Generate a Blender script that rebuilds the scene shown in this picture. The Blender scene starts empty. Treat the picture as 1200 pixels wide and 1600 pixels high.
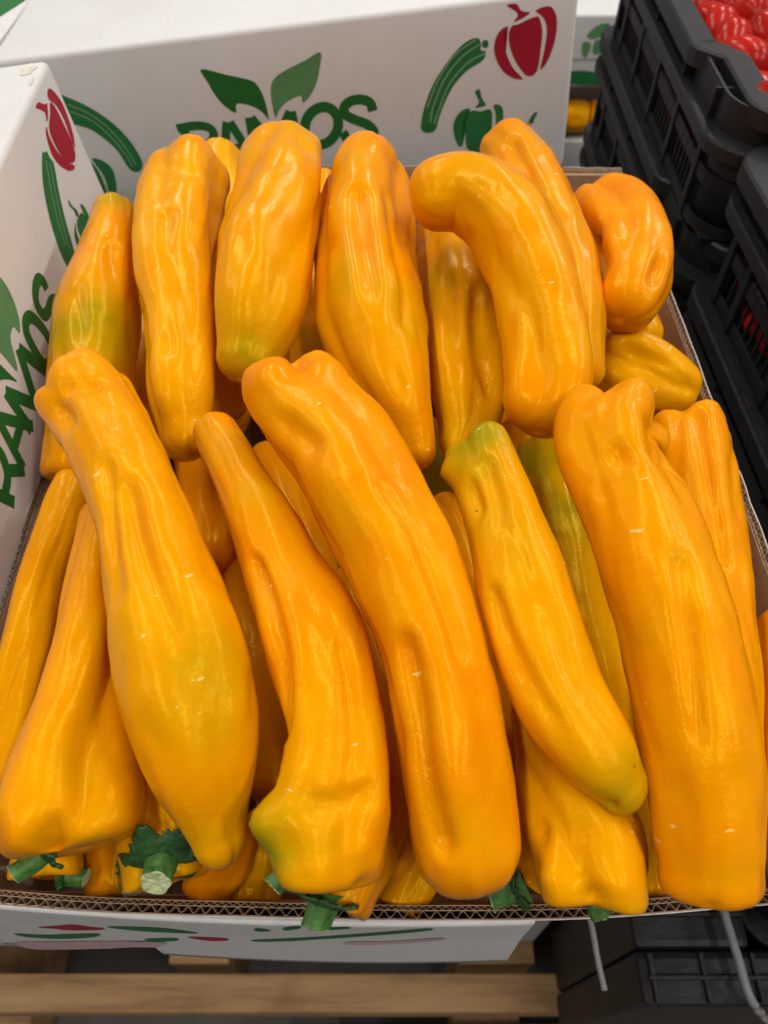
import bpy, bmesh, math, random
import numpy as np
from mathutils import Vector, Matrix, noise

# ------------------------------------------------------------------ camera, light, exposure
scene = bpy.context.scene
C = scene.collection
RIM = 1.10                                   # height of the pepper box rim above the floor (metres)

cam_data = bpy.data.cameras.new('camera')
cam = bpy.data.objects.new('camera', cam_data)
C.objects.link(cam)
cam.location = (0.0, 0.0, RIM + 0.35)
cam.rotation_euler = (math.radians(90 - 52), 0, 0)
cam_data.sensor_fit = 'VERTICAL'
cam_data.sensor_height = 36
cam_data.sensor_width = 27
cam_data.lens = 27
cam_data.clip_start = 0.01
cam_data.clip_end = 60
cam_data.dof.use_dof = True
cam_data.dof.focus_distance = 0.36
cam_data.dof.aperture_fstop = 12.5
scene.camera = cam

world = bpy.data.worlds.new('World')
scene.world = world
world.use_nodes = True
bg = world.node_tree.nodes['Background']
bg.inputs['Color'].default_value = (1.0, 0.985, 0.96, 1)
bg.inputs['Strength'].default_value = 0.11

def ceiling_lamp(x, y, z, sx, sy, power, col=(1.0, 0.98, 0.945)):
    d = bpy.data.lights.new('ceiling_lamp', 'AREA')
    d.shape = 'RECTANGLE'; d.size = sx; d.size_y = sy; d.energy = power; d.color = col
    o = bpy.data.objects.new('ceiling_lamp', d)
    o.location = (x, y, z)
    C.objects.link(o)
    return o
# rows of market hall tubes running away from the camera
for lx, lp in ((-2.3, 26), (-0.75, 30), (0.85, 34), (2.4, 50)):
    for ly in (-0.75, 0.95, 2.65):                       # three tubes in each row, with gaps between them
        ceiling_lamp(lx, ly, 3.15, 0.10, 1.15, lp / 3)

vs = scene.view_settings
vs.view_transform = 'Standard'
vs.look = 'None'
vs.exposure = 0.64
vs.gamma = 1.0
vs.use_curve_mapping = False
scene.cycles.max_bounces = 8
scene.cycles.diffuse_bounces = 5
scene.cycles.caustics_reflective = False
scene.cycles.caustics_refractive = False
scene.cycles.use_denoising = True

# ------------------------------------------------------------------ materials
def new_mat(name):
    m = bpy.data.materials.new(name); m.use_nodes = True
    nt = m.node_tree
    return m, nt, nt.nodes['Principled BSDF']
def N(nt, t, **kw):
    n = nt.nodes.new(t)
    for k, v in kw.items():
        if k in n.inputs: n.inputs[k].default_value = v
        else: setattr(n, k, v)
    return n
def ramp(nt, fac, stops):
    r = nt.nodes.new('ShaderNodeValToRGB')
    el = r.color_ramp.elements
    while len(el) < len(stops): el.new(0.5)
    for e, (p, c) in zip(el, stops):
        e.position = p; e.color = c if len(c) == 4 else (*c, 1)
    nt.links.new(fac, r.inputs['Fac'])
    return r.outputs['Color']
def mixc(nt, fac, a, b):
    m = nt.nodes.new('ShaderNodeMix'); m.data_type = 'RGBA'
    for idx, v in ((0, fac), (6, a), (7, b)):
        if hasattr(v, 'is_linked'): nt.links.new(v, m.inputs[idx])
        elif idx == 0: m.inputs[0].default_value = v
        else: m.inputs[idx].default_value = (*v, 1)
    return m.outputs[2]
def math_(nt, op, a, b=None, clamp=False):
    m = nt.nodes.new('ShaderNodeMath'); m.operation = op; m.use_clamp = clamp
    for i, v in enumerate((a, b)):
        if v is None: continue
        if hasattr(v, 'is_linked'): nt.links.new(v, m.inputs[i])
        else: m.inputs[i].default_value = v
    return m.outputs[0]
def coords(nt, scale=(1, 1, 1), randomise=True):
    tc = nt.nodes.new('ShaderNodeTexCoord')
    v = tc.outputs['Object']
    if randomise:
        oi = nt.nodes.new('ShaderNodeObjectInfo')
        vm = nt.nodes.new('ShaderNodeVectorMath'); vm.operation = 'SCALE'
        vm.inputs[0].default_value = (13.7, 7.1, 21.3)
        nt.links.new(oi.outputs['Random'], vm.inputs['Scale'])
        ad = nt.nodes.new('ShaderNodeVectorMath'); ad.operation = 'ADD'
        nt.links.new(v, ad.inputs[0]); nt.links.new(vm.outputs[0], ad.inputs[1])
        v = ad.outputs[0]
    mp = nt.nodes.new('ShaderNodeMapping'); mp.inputs['Scale'].default_value = scale
    nt.links.new(v, mp.inputs['Vector'])
    return mp.outputs[0]
def tex(nt, vec, scale, detail=3, rough=0.5, t='ShaderNodeTexNoise'):
    n = nt.nodes.new(t); n.inputs['Scale'].default_value = scale
    if t == 'ShaderNodeTexNoise':
        n.inputs['Detail'].default_value = detail; n.inputs['Roughness'].default_value = rough
    nt.links.new(vec, n.inputs['Vector'])
    return n
def bump(nt, h, dist, strength=1.0, prev=None):
    b = nt.nodes.new('ShaderNodeBump'); b.inputs['Distance'].default_value = dist
    b.inputs['Strength'].default_value = strength
    nt.links.new(h, b.inputs['Height'])
    if prev is not None: nt.links.new(prev, b.inputs['Normal'])
    return b.outputs['Normal']

def pepper_skin():
    m, nt, p = new_mat('pepper_skin')
    L = nt.links
    v = coords(nt)
    at = nt.nodes.new('ShaderNodeAttribute'); at.attribute_name = 'unripe'
    al = nt.nodes.new('ShaderNodeAttribute'); al.attribute_name = 'along'      # x along, y round
    oi = nt.nodes.new('ShaderNodeObjectInfo')
    n1 = tex(nt, v, 30, 3, 0.6)
    base = ramp(nt, n1.outputs['Fac'], [(0.28, (0.7055, 0.1913, 0.000255)), (0.5, (0.7055, 0.2592, 0.00034)), (0.72, (0.697, 0.3272, 0.000425))])
    # each fruit a little redder or yellower
    hue = mixc(nt, oi.outputs['Random'], (0.714, 0.1997, 0.00034), (0.6885, 0.323, 0.00051))
    base = mixc(nt, 0.5, base, hue)
    nb = tex(nt, v, 13, 2, 0.5)
    faint = math_(nt, 'MULTIPLY', math_(nt, 'SUBTRACT', nb.outputs['Fac'], 0.55, True), 2.4)
    g = math_(nt, 'MULTIPLY', math_(nt, 'ADD', at.outputs['Fac'], faint), math_(nt, 'ADD', 0.15, math_(nt, 'MULTIPLY', n1.outputs['Fac'], 1.6)), True)
    gcol = ramp(nt, g, [(0.0, (0.663, 0.306, 0.00102)), (0.5, (0.425, 0.2422, 0.001275)), (1.0, (0.255, 0.1997, 0.002125))])
    col = mixc(nt, math_(nt, 'MULTIPLY', g, 1.25, True), base, gcol)
    # pale corky flecks, short dashes lying across the fruit
    mp = nt.nodes.new('ShaderNodeMapping'); mp.inputs['Scale'].default_value = (300, 110, 1)
    L.new(al.outputs['Vector'], mp.inputs['Vector'])
    dn = tex(nt, v, 170, 2)
    ad = nt.nodes.new('ShaderNodeVectorMath'); ad.operation = 'ADD'
    sc = nt.nodes.new('ShaderNodeVectorMath'); sc.operation = 'SCALE'; sc.inputs['Scale'].default_value = 1.1
    L.new(dn.outputs['Color'], sc.inputs[0]); L.new(mp.outputs[0], ad.inputs[0]); L.new(sc.outputs[0], ad.inputs[1])
    vo = tex(nt, ad.outputs[0], 1.0, t='ShaderNodeTexVoronoi')
    sep = nt.nodes.new('ShaderNodeSeparateColor'); L.new(vo.outputs['Color'], sep.inputs[0])
    gate = math_(nt, 'GREATER_THAN', sep.outputs[0], 0.80)
    size = math_(nt, 'MULTIPLY', math_(nt, 'POWER', sep.outputs[1], 2.5), 0.23)
    fl = math_(nt, 'MULTIPLY', math_(nt, 'LESS_THAN', vo.outputs['Distance'], size), gate)
    fl = math_(nt, 'MULTIPLY', fl, math_(nt, 'GREATER_THAN', n1.outputs['Fac'], 0.47))
    col = mixc(nt, math_(nt, 'MULTIPLY', fl, 0.65), col, (0.78, 0.54, 0.20))
    # rare dark pin specks
    vd = tex(nt, v, 60, t='ShaderNodeTexVoronoi')
    sd = nt.nodes.new('ShaderNodeSeparateColor'); L.new(vd.outputs['Color'], sd.inputs[0])
    sp = math_(nt, 'MULTIPLY', math_(nt, 'LESS_THAN', vd.outputs['Distance'], 0.035), math_(nt, 'GREATER_THAN', sd.outputs[0], 0.80))
    col = mixc(nt, math_(nt, 'MULTIPLY', sp, 0.8), col, (0.10, 0.05, 0.005))
    L.new(col, p.inputs['Base Color'])
    L.new(math_(nt, 'ADD', math_(nt, 'MULTIPLY', n1.outputs['Fac'], 0.18), 0.14), p.inputs['Roughness'])
    p.inputs['Specular IOR Level'].default_value = 0.33
    p.inputs['IOR'].default_value = 1.45
    p.inputs['Specular Tint'].default_value = (1.0, 0.80, 0.06, 1)
    # fine unevenness of the skin: longish along the fruit, plus small pimples
    mb = nt.nodes.new('ShaderNodeMapping'); mb.inputs['Scale'].default_value = (70, 210, 1)
    L.new(al.outputs['Vector'], mb.inputs['Vector'])
    h1 = tex(nt, v, 150, 4, 0.68)
    L.new(bump(nt, h1.outputs['Fac'], 0.0010, 0.36), p.inputs['Normal'])
    return m

def simple(name, col, rough=0.6, var=0.0, scale=20, bumpd=0.0, bscale=100, spec=0.5, sss=0.0):
    m, nt, p = new_mat(name)
    p.inputs['Roughness'].default_value = rough
    p.inputs['Specular IOR Level'].default_value = spec
    v = coords(nt)
    if var:
        n = tex(nt, v, scale, 5, 0.6)
        c0 = tuple(max(0, c * (1 - var)) for c in col); c1 = tuple(min(1, c * (1 + var)) for c in col)
        nt.links.new(ramp(nt, n.outputs['Fac'], [(0.3, c0), (0.7, c1)]), p.inputs['Base Color'])
    else:
        p.inputs['Base Color'].default_value = (*col, 1)
    if bumpd:
        n = tex(nt, v, bscale, 4, 0.6)
        nt.links.new(bump(nt, n.outputs['Fac'], bumpd), p.inputs['Normal'])
    if sss:
        p.inputs['Subsurface Weight'].default_value = sss
        p.inputs['Subsurface Radius'].default_value = (1, 0.3, 0.1)
        p.inputs['Subsurface Scale'].default_value = 0.004
    return m

def white_board():
    m, nt, p = new_mat('white_cardboard')
    v = coords(nt, randomise=False)
    v2 = coords(nt, (0.765, 0.765, 9.18), False)
    n = tex(nt, v, 5, 5, 0.6); n2 = tex(nt, v2, 260, 3, 0.6); n3 = tex(nt, v, 30, 5, 0.7)
    c = ramp(nt, n.outputs['Fac'], [(0.3, (0.5508, 0.5279, 0.5049)), (0.7, (0.6044, 0.589, 0.5699))])
    f = ramp(nt, n2.outputs['Fac'], [(0.3, (0.93, 0.93, 0.93)), (0.7, (1, 1, 1))])
    mm = nt.nodes.new('ShaderNodeMix'); mm.data_type = 'RGBA'; mm.blend_type = 'MULTIPLY'; mm.inputs[0].default_value = 1
    nt.links.new(c, mm.inputs[6]); nt.links.new(f, mm.inputs[7])
    # faint rubbed dirt
    d = ramp(nt, n3.outputs['Fac'], [(0.66, (0, 0, 0)), (0.80, (1, 1, 1))])
    col = mixc(nt, math_(nt, 'MULTIPLY', d, 0.22), mm.outputs[2], (0.42, 0.34, 0.26))
    nt.links.new(col, p.inputs['Base Color'])
    p.inputs['Roughness'].default_value = 0.62
    p.inputs['Specular IOR Level'].default_value = 0.3
    wv = nt.nodes.new('ShaderNodeTexWave'); wv.wave_type = 'BANDS'; wv.bands_direction = 'X'
    wv.inputs['Scale'].default_value = 52; wv.inputs['Distortion'].default_value = 0.6
    nt.links.new(v, wv.inputs['Vector'])
    w = tex(nt, v, 12, 3)
    b1 = bump(nt, wv.outputs['Fac'], 0.00012, 0.3, bump(nt, n2.outputs['Fac'], 0.00012, 0.7))
    nt.links.new(bump(nt, w.outputs['Fac'], 0.006, 0.3, b1), p.inputs['Normal'])
    return m

def kraft(name, a, b):
    m, nt, p = new_mat(name)
    v = coords(nt, (1, 1, 1), False)
    n = tex(nt, v, 240, 4, 0.7)
    nt.links.new(ramp(nt, n.outputs['Fac'], [(0.3, a), (0.7, b)]), p.inputs['Base Color'])
    p.inputs['Roughness'].default_value = 0.85
    p.inputs['Specular IOR Level'].default_value = 0.15
    nt.links.new(bump(nt, n.outputs['Fac'], 0.0002, 0.6), p.inputs['Normal'])
    return m

def wood_mat():
    m, nt, p = new_mat('pallet_wood')
    v = coords(nt, (0.8815, 9.606, 8.597))
    n = tex(nt, v, 7, 6, 0.65)
    v2 = coords(nt); k = tex(nt, v2, 9, 3)
    c = ramp(nt, n.outputs['Fac'], [(0.25, (0.1909, 0.09606, 0.03807)), (0.5, (0.3672, 0.2059, 0.08597)), (0.75, (0.4554, 0.2745, 0.1228))])
    d = ramp(nt, k.outputs['Fac'], [(0.55, (1, 1, 1)), (0.75, (0.55, 0.5, 0.46))])
    mm = nt.nodes.new('ShaderNodeMix'); mm.data_type = 'RGBA'; mm.blend_type = 'MULTIPLY'; mm.inputs[0].default_value = 1
    nt.links.new(c, mm.inputs[6]); nt.links.new(d, mm.inputs[7])
    nt.links.new(mm.outputs[2], p.inputs['Base Color'])
    p.inputs['Roughness'].default_value = 0.75
    nt.links.new(bump(nt, n.outputs['Fac'], 0.001, 0.6), p.inputs['Normal'])
    return m

def green_skin(name, dark, lite, rough=0.5, streak=True):
    m, nt, p = new_mat(name)
    v = coords(nt)
    n = tex(nt, v, 220, 4, 0.65); n2 = tex(nt, v, 900, 2)
    nt.links.new(ramp(nt, n.outputs['Fac'], [(0.3, dark), (0.72, lite)]), p.inputs['Base Color'])
    p.inputs['Roughness'].default_value = rough
    p.inputs['Specular IOR Level'].default_value = 0.35
    b = bump(nt, n.outputs['Fac'], 0.0009, 0.8)
    nt.links.new(bump(nt, n2.outputs['Fac'], 0.0002, 0.6, b), p.inputs['Normal'])
    return m

M = {}
M['pepper'] = pepper_skin()
M['stem'] = green_skin('stem_skin', (0.018, 0.075, 0.012), (0.10, 0.22, 0.045))
M['calyx'] = green_skin('calyx_skin', (0.010, 0.040, 0.010), (0.035, 0.105, 0.022))
M['cut'] = green_skin('stem_cut_face', (0.26, 0.33, 0.12), (0.62, 0.62, 0.36), 0.8)
M['board'] = white_board()
M['kraft'] = kraft('kraft_board', (0.27, 0.165, 0.095), (0.36, 0.235, 0.14))
M['flute'] = kraft('fluting_paper', (0.21, 0.125, 0.07), (0.34, 0.22, 0.13))
M['wood'] = wood_mat()
M['scuff'] = simple('scuffed_board', (0.54, 0.50, 0.43), 0.8, 0.2, 120)
M['dark'] = simple('print_dark_green', (0.01056, 0.11, 0.01936), 0.55, 0.06, 60, spec=0.3)
M['mid'] = simple('print_green', (0.01584, 0.132, 0.0352), 0.55, 0.14, 90, spec=0.3)
M['light'] = simple('print_light_green', (0.0836, 0.22, 0.088), 0.55, 0.12, 90, spec=0.3)
M['white'] = simple('print_gap_green', (0.1672, 0.2904, 0.1672), 0.6, 0.1, 60, spec=0.3)
M['red'] = simple('print_red', (0.3168, 0.00704, 0.02464), 0.55, 0.08, 60, spec=0.3)
M['yellow'] = simple('print_yellow', (0.5456, 0.3168, 0.0176), 0.55, 0.08, 60, spec=0.3)
M['pink'] = simple('print_pink', (0.484, 0.3168, 0.3256), 0.6, 0.1, 80, spec=0.3)
M['plastic'] = simple('black_crate_plastic', (0.0066, 0.0064, 0.0066), 0.52, 0.35, 40, 0.0004, 260, 0.4)
M['tomato'] = simple('tomato_skin', (0.34, 0.009, 0.003), 0.22, 0.25, 30, spec=0.16)
M['bag'] = simple('black_sheet', (0.012, 0.011, 0.011), 0.55, 0.3, 30, 0.0015, 40, 0.35)
M['strap'] = simple('grey_strap', (0.20, 0.195, 0.19), 0.5, 0.15, 60)
M['floor'] = simple('concrete', (0.085, 0.075, 0.065), 0.8, 0.35, 6, 0.002, 60)

# ------------------------------------------------------------------ helpers
def link(o, parent=None):
    C.objects.link(o)
    if parent is not None: o.parent = parent
    return o
def mesh_obj(name, verts, faces, mat, parent=None, smooth=False, loc=None):
    me = bpy.data.meshes.new(name)
    me.from_pydata([tuple(map(float, v)) for v in verts], [], [tuple(map(int, f)) for f in faces])
    me.update()
    if mat: me.materials.append(mat)
    if smooth: me.polygons.foreach_set('use_smooth', [True] * len(me.polygons))
    o = bpy.data.objects.new(name, me)
    if loc is not None: o.location = loc
    return link(o, parent)
def bm_obj(name, bm, mat, parent=None, smooth=False, loc=None):
    me = bpy.data.meshes.new(name); bm.to_mesh(me); bm.free()
    if mat: me.materials.append(mat)
    if smooth: me.polygons.foreach_set('use_smooth', [True] * len(me.polygons))
    o = bpy.data.objects.new(name, me)
    if loc is not None: o.location = loc
    return link(o, parent)
def tag(o, label, cat, group=None):
    o['label'] = label; o['category'] = cat
    if group: o['group'] = group
    return o
def empty(name, loc=(0, 0, 0)):
    o = bpy.data.objects.new(name, None); o.location = loc; o.empty_display_size = 0.02
    C.objects.link(o); return o
def add_box(bm, a, b, bevel=0.0, seg=2):
    r = bmesh.ops.create_cube(bm, size=1)
    vs_ = r['verts']
    c = [(a[i] + b[i]) / 2 for i in range(3)]; s = [abs(b[i] - a[i]) for i in range(3)]
    for v in vs_: v.co = Vector((v.co.x * s[0] + c[0], v.co.y * s[1] + c[1], v.co.z * s[2] + c[2]))
    if bevel:
        es = list({e for v in vs_ for e in v.link_edges})
        bmesh.ops.bevel(bm, geom=es, offset=bevel, segments=seg, affect='EDGES', profile=0.5)
def box_obj(name, a, b, mat, parent=None, bevel=0.001):
    bm = bmesh.new(); add_box(bm, a, b, bevel); return bm_obj(name, bm, mat, parent)
def catmull(pts, m, closed=False):
    a = np.array(pts, float); n = len(a)
    b = np.vstack([a[-1], a, a[0], a[1]]) if closed else np.vstack([2 * a[0] - a[1], a, 2 * a[-1] - a[-2]])
    out = []
    for i in range(n if closed else n - 1):
        p0, p1, p2, p3 = b[i:i + 4]
        for t in np.linspace(0, 1, m, endpoint=False):
            out.append(.5 * (2 * p1 + (p2 - p0) * t + (2 * p0 - 5 * p1 + 4 * p2 - p3) * t * t + (3 * p1 - p0 - 3 * p2 + p3) * t ** 3))
    if not closed: out.append(a[-1])
    return np.array(out)

# ------------------------------------------------------------------ measured data (metres)
PEPPERS = [
    dict(label='yellow pepper shaded olive green with a narrow neck, against the left white carton',
         ends=('blunt', 'blunt'), lobes=3, amp=0.050, phase=0.40, green=[(-0.1694, 0.3515, 1.1758, 0.0342, 0.85), (-0.1770, 0.4684, 1.1819, 0.0167, 0.80), (-0.1527, 0.3808, 1.1803, 0.0149, 0.30)], dents=[([(-0.1786, 0.3745, 1.1761), (-0.1690, 0.3357, 1.1705)], 0.0057, -0.0016), ([(-0.1642, 0.4133, 1.1846), (-0.1504, 0.3664, 1.1776)], 0.0059, -0.0018)],
         stem=None,
         spine=[(-0.1803, 0.4749, 1.1700, 0.0143), (-0.1785, 0.4661, 1.1696, 0.0147), (-0.1750, 0.4290, 1.1651, 0.0197), (-0.1748, 0.3982, 1.1586, 0.0234), (-0.1748, 0.3723, 1.1500, 0.0255), (-0.1739, 0.3387, 1.1393, 0.0240), (-0.1769, 0.3044, 1.1264, 0.0185), (-0.1789, 0.2828, 1.1163, 0.0166)]),
    dict(label='smooth orange yellow pepper standing just right of the olive shaded one, tip down',
         ends=('blunt', 'round'), lobes=4, amp=0.050, phase=0.20, green=[], dents=[([(-0.1260, 0.4110, 1.2068), (-0.1212, 0.3588, 1.2000), (-0.1133, 0.3162, 1.1868)], 0.0050, -0.0022), ([(-0.1069, 0.4060, 1.2058), (-0.1029, 0.3526, 1.1963), (-0.0974, 0.3096, 1.1838)], 0.0050, -0.0024), ([(-0.1164, 0.4512, 1.2116), (-0.1407, 0.4649, 1.2010)], 0.0056, -0.0018)],
         stem=None,
         spine=[(-0.1273, 0.5000, 1.1850, 0.0267), (-0.1300, 0.4703, 1.1850, 0.0251), (-0.1261, 0.4069, 1.1800, 0.0256), (-0.1162, 0.3563, 1.1720, 0.0200), (-0.1105, 0.3117, 1.1640, 0.0183), (-0.1068, 0.2877, 1.1540, 0.0137), (-0.1040, 0.2715, 1.1488, 0.0121)]),
    dict(label='half hidden pepper squeezed between the first two upright peppers of the back row',
         ends=('blunt', 'tip'), lobes=3, amp=0.040, phase=0.00, green=[], dents=[],
         stem=None,
         spine=[(-0.1318, 0.6065, 1.1412, 0.0160), (-0.1291, 0.5890, 1.1398, 0.0170), (-0.1199, 0.5306, 1.1256, 0.0203), (-0.1145, 0.4772, 1.1066, 0.0207), (-0.1085, 0.4157, 1.0926, 0.0178), (-0.1059, 0.3657, 1.0843, 0.0131)]),
    dict(label='back row pepper with a rounded green blossom tip pointing down',
         ends=('round', 'round'), lobes=3, amp=0.045, phase=1.00, green=[(-0.0750, 0.3014, 1.1845, 0.0280, 1.00), (-0.0525, 0.3279, 1.2062, 0.0148, 0.45), (-0.0870, 0.3326, 1.1905, 0.0136, 0.50)], dents=[([(-0.0549, 0.3531, 1.2195), (-0.0570, 0.3251, 1.2084), (-0.0553, 0.3156, 1.1957)], 0.0059, -0.0024), ([(-0.0770, 0.4153, 1.2162), (-0.0744, 0.3531, 1.2157)], 0.0047, -0.0014), ([(-0.0488, 0.4640, 1.2185)], 0.0078, -0.0020)],
         stem=None,
         spine=[(-0.0668, 0.5066, 1.1961, 0.0261), (-0.0636, 0.4471, 1.1980, 0.0265), (-0.0690, 0.3890, 1.1920, 0.0277), (-0.0710, 0.3495, 1.1820, 0.0242), (-0.0746, 0.3261, 1.1720, 0.0170), (-0.0772, 0.3119, 1.1669, 0.0150)]),
    dict(label='shadowed pepper in the gap behind the green tipped pepper',
         ends=('blunt', 'tip'), lobes=3, amp=0.040, phase=0.00, green=[(-0.0446, 0.4280, 1.1050, 0.0268, 0.60)], dents=[],
         stem=None,
         spine=[(-0.0495, 0.6109, 1.1119, 0.0193), (-0.0485, 0.5715, 1.1063, 0.0208), (-0.0486, 0.4947, 1.0941, 0.0215), (-0.0504, 0.4413, 1.0828, 0.0195), (-0.0531, 0.3885, 1.0741, 0.0137)]),
    dict(label='deeply grooved pepper in the middle of the back row, tip bent to the right',
         ends=('round', 'tip'), lobes=3, amp=0.080, phase=2.00, green=[(-0.0153, 0.4448, 1.2138, 0.0173, 0.40)], dents=[([(-0.0145, 0.4114, 1.2183), (-0.0094, 0.3547, 1.2147), (-0.0025, 0.3121, 1.2104), (0.0095, 0.2837, 1.1897)], 0.0057, -0.0040), ([(0.0037, 0.4207, 1.2131), (0.0087, 0.3683, 1.2056), (0.0132, 0.3213, 1.1993)], 0.0049, -0.0024), ([(-0.0272, 0.4498, 1.2091)], 0.0070, -0.0020)],
         stem=None,
         spine=[(-0.0017, 0.4931, 1.1897, 0.0247), (-0.0119, 0.4624, 1.1898, 0.0289), (-0.0113, 0.3979, 1.1860, 0.0287), (-0.0063, 0.3457, 1.1804, 0.0299), (0.0045, 0.3047, 1.1709, 0.0212), (0.0141, 0.2800, 1.1574, 0.0134), (0.0186, 0.2633, 1.1481, 0.0084)]),
    dict(label='orange pepper under the crooked one, right of the grooved pepper',
         ends=('round', 'tip'), lobes=3, amp=0.070, phase=0.60, green=[], dents=[([(0.0548, 0.3836, 1.1740), (0.0535, 0.3363, 1.1701), (0.0597, 0.3119, 1.1591)], 0.0049, -0.0030), ([(0.0380, 0.3914, 1.1773), (0.0373, 0.3349, 1.1712)], 0.0050, -0.0016)],
         stem=None,
         spine=[(0.0405, 0.4861, 1.1540, 0.0243), (0.0463, 0.4492, 1.1520, 0.0268), (0.0479, 0.3844, 1.1500, 0.0255), (0.0478, 0.3312, 1.1460, 0.0215), (0.0474, 0.3031, 1.1380, 0.0162), (0.0415, 0.2826, 1.1304, 0.0096)]),
    dict(label='large crooked pepper with its head bent sideways to the left',
         ends=('round', 'round'), lobes=3, amp=0.060, phase=0.90, green=[(0.0494, 0.3928, 1.2379, 0.0153, 0.35), (0.0447, 0.3501, 1.2377, 0.0128, 0.30)], dents=[([(0.0198, 0.3640, 1.2310)], 0.0086, 0.0030), ([(0.0335, 0.3819, 1.2385), (0.0387, 0.3554, 1.2362)], 0.0058, -0.0025), ([(0.0545, 0.3558, 1.2395), (0.0713, 0.3218, 1.2294), (0.0773, 0.2910, 1.2155)], 0.0049, -0.0018)],
         stem=None,
         spine=[(0.0156, 0.4062, 1.2148, 0.0177), (0.0261, 0.4082, 1.2176, 0.0197), (0.0470, 0.4087, 1.2188, 0.0224), (0.0683, 0.3895, 1.2140, 0.0246), (0.0798, 0.3518, 1.2051, 0.0232), (0.0839, 0.3176, 1.1943, 0.0213), (0.0835, 0.2904, 1.1835, 0.0213), (0.0766, 0.2672, 1.1716, 0.0190)]),
    dict(label='bumpy pepper running close behind the crooked one, knobbed head topmost',
         ends=('round', 'tip'), lobes=3, amp=0.070, phase=0.30, green=[], dents=[([(0.0818, 0.4874, 1.2081), (0.0884, 0.4291, 1.2124)], 0.0060, -0.0026), ([(0.0696, 0.4845, 1.2054)], 0.0065, -0.0025)],
         stem=None,
         spine=[(0.0792, 0.5309, 1.1899, 0.0165), (0.0862, 0.5094, 1.1901, 0.0201), (0.0940, 0.4617, 1.1902, 0.0228), (0.1016, 0.4144, 1.1862, 0.0228), (0.1066, 0.3692, 1.1803, 0.0196), (0.1084, 0.3360, 1.1703, 0.0146), (0.1111, 0.3115, 1.1606, 0.0098)]),
    dict(label='short pepper curled like a letter C at the right rear corner',
         ends=('round', 'round'), lobes=4, amp=0.090, phase=0.50, green=[], dents=[([(0.1270, 0.4240, 1.1732), (0.1251, 0.3965, 1.1738)], 0.0154, -0.0080), ([(0.1641, 0.4097, 1.1890), (0.1526, 0.3645, 1.1919)], 0.0043, -0.0025), ([(0.1512, 0.4355, 1.1923)], 0.0079, 0.0015)],
         stem=None,
         spine=[(0.1367, 0.4891, 1.1665, 0.0187), (0.1459, 0.4776, 1.1698, 0.0204), (0.1527, 0.4371, 1.1755, 0.0244), (0.1488, 0.3976, 1.1753, 0.0243), (0.1402, 0.3711, 1.1710, 0.0191), (0.1349, 0.3604, 1.1667, 0.0171)]),
    dict(label='lobed orange pepper below the curled one, touching the right box wall',
         ends=('round', 'round'), lobes=3, amp=0.100, phase=0.20, green=[], dents=[([(0.1467, 0.3288, 1.1483), (0.1722, 0.3290, 1.1371)], 0.0060, -0.0035), ([(0.1475, 0.3546, 1.1510), (0.1726, 0.3513, 1.1405)], 0.0054, -0.0020)],
         stem=None,
         spine=[(0.1346, 0.3755, 1.1322, 0.0183), (0.1476, 0.3638, 1.1340, 0.0199), (0.1667, 0.3557, 1.1280, 0.0197), (0.1828, 0.3523, 1.1220, 0.0165), (0.1920, 0.3498, 1.1189, 0.0154)]),
    dict(label='shiny pepper along the right box edge, behind the big blocky one',
         ends=('shoulder', 'tip'), lobes=4, amp=0.032, phase=0.30, green=[], dents=[([(0.1580, 0.2764, 1.1748), (0.1529, 0.2309, 1.1739), (0.1502, 0.1915, 1.1681)], 0.0040, -0.0028), ([(0.1441, 0.2586, 1.1750), (0.1433, 0.2230, 1.1742)], 0.0035, -0.0016)],
         stem=None,
         spine=[(0.1622, 0.2869, 1.1560, 0.0202), (0.1576, 0.2543, 1.1560, 0.0198), (0.1529, 0.2157, 1.1540, 0.0181), (0.1488, 0.1826, 1.1500, 0.0165), (0.1468, 0.1538, 1.1440, 0.0164), (0.1445, 0.1252, 1.1360, 0.0147), (0.1419, 0.0982, 1.1301, 0.0114)]),
    dict(label='biggest blocky pepper at the right front, reaching over the box rim',
         ends=('shoulder', 'blunt'), lobes=4, amp=0.045, phase=0.25, green=[(0.1128, 0.1677, 1.2075, 0.0074, 0.25)], dents=[([(0.0856, 0.2426, 1.2123)], 0.0095, 0.0030), ([(0.1111, 0.2311, 1.2180)], 0.0092, 0.0040), ([(0.1025, 0.2528, 1.2165)], 0.0051, -0.0030), ([(0.0801, 0.2150, 1.2116), (0.0949, 0.2145, 1.2161), (0.1202, 0.2158, 1.2027)], 0.0049, -0.0030), ([(0.0939, 0.1870, 1.2147)], 0.0065, -0.0022), ([(0.1128, 0.1650, 1.2071), (0.1113, 0.1348, 1.2021), (0.1099, 0.1038, 1.1896)], 0.0040, -0.0025), ([(0.0995, 0.1678, 1.2116), (0.0997, 0.1348, 1.2022), (0.1018, 0.1101, 1.1915)], 0.0036, -0.0015), ([(0.1131, 0.0548, 1.1551)], 0.0031, -0.0020)],
         stem=None,
         spine=[(0.1096, 0.2554, 1.1942, 0.0271), (0.0993, 0.2341, 1.1955, 0.0211), (0.1076, 0.2005, 1.1931, 0.0216), (0.1113, 0.1718, 1.1869, 0.0224), (0.1165, 0.1464, 1.1806, 0.0222), (0.1189, 0.1233, 1.1725, 0.0224), (0.1206, 0.1022, 1.1623, 0.0220), (0.1205, 0.0819, 1.1522, 0.0197), (0.1206, 0.0683, 1.1441, 0.0174), (0.1203, 0.0616, 1.1401, 0.0156)]),
    dict(label='pepper cut off by the right picture edge beside the biggest one',
         ends=('tip', 'blunt'), lobes=3, amp=0.050, phase=0.00, green=[], dents=[],
         stem=None,
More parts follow.
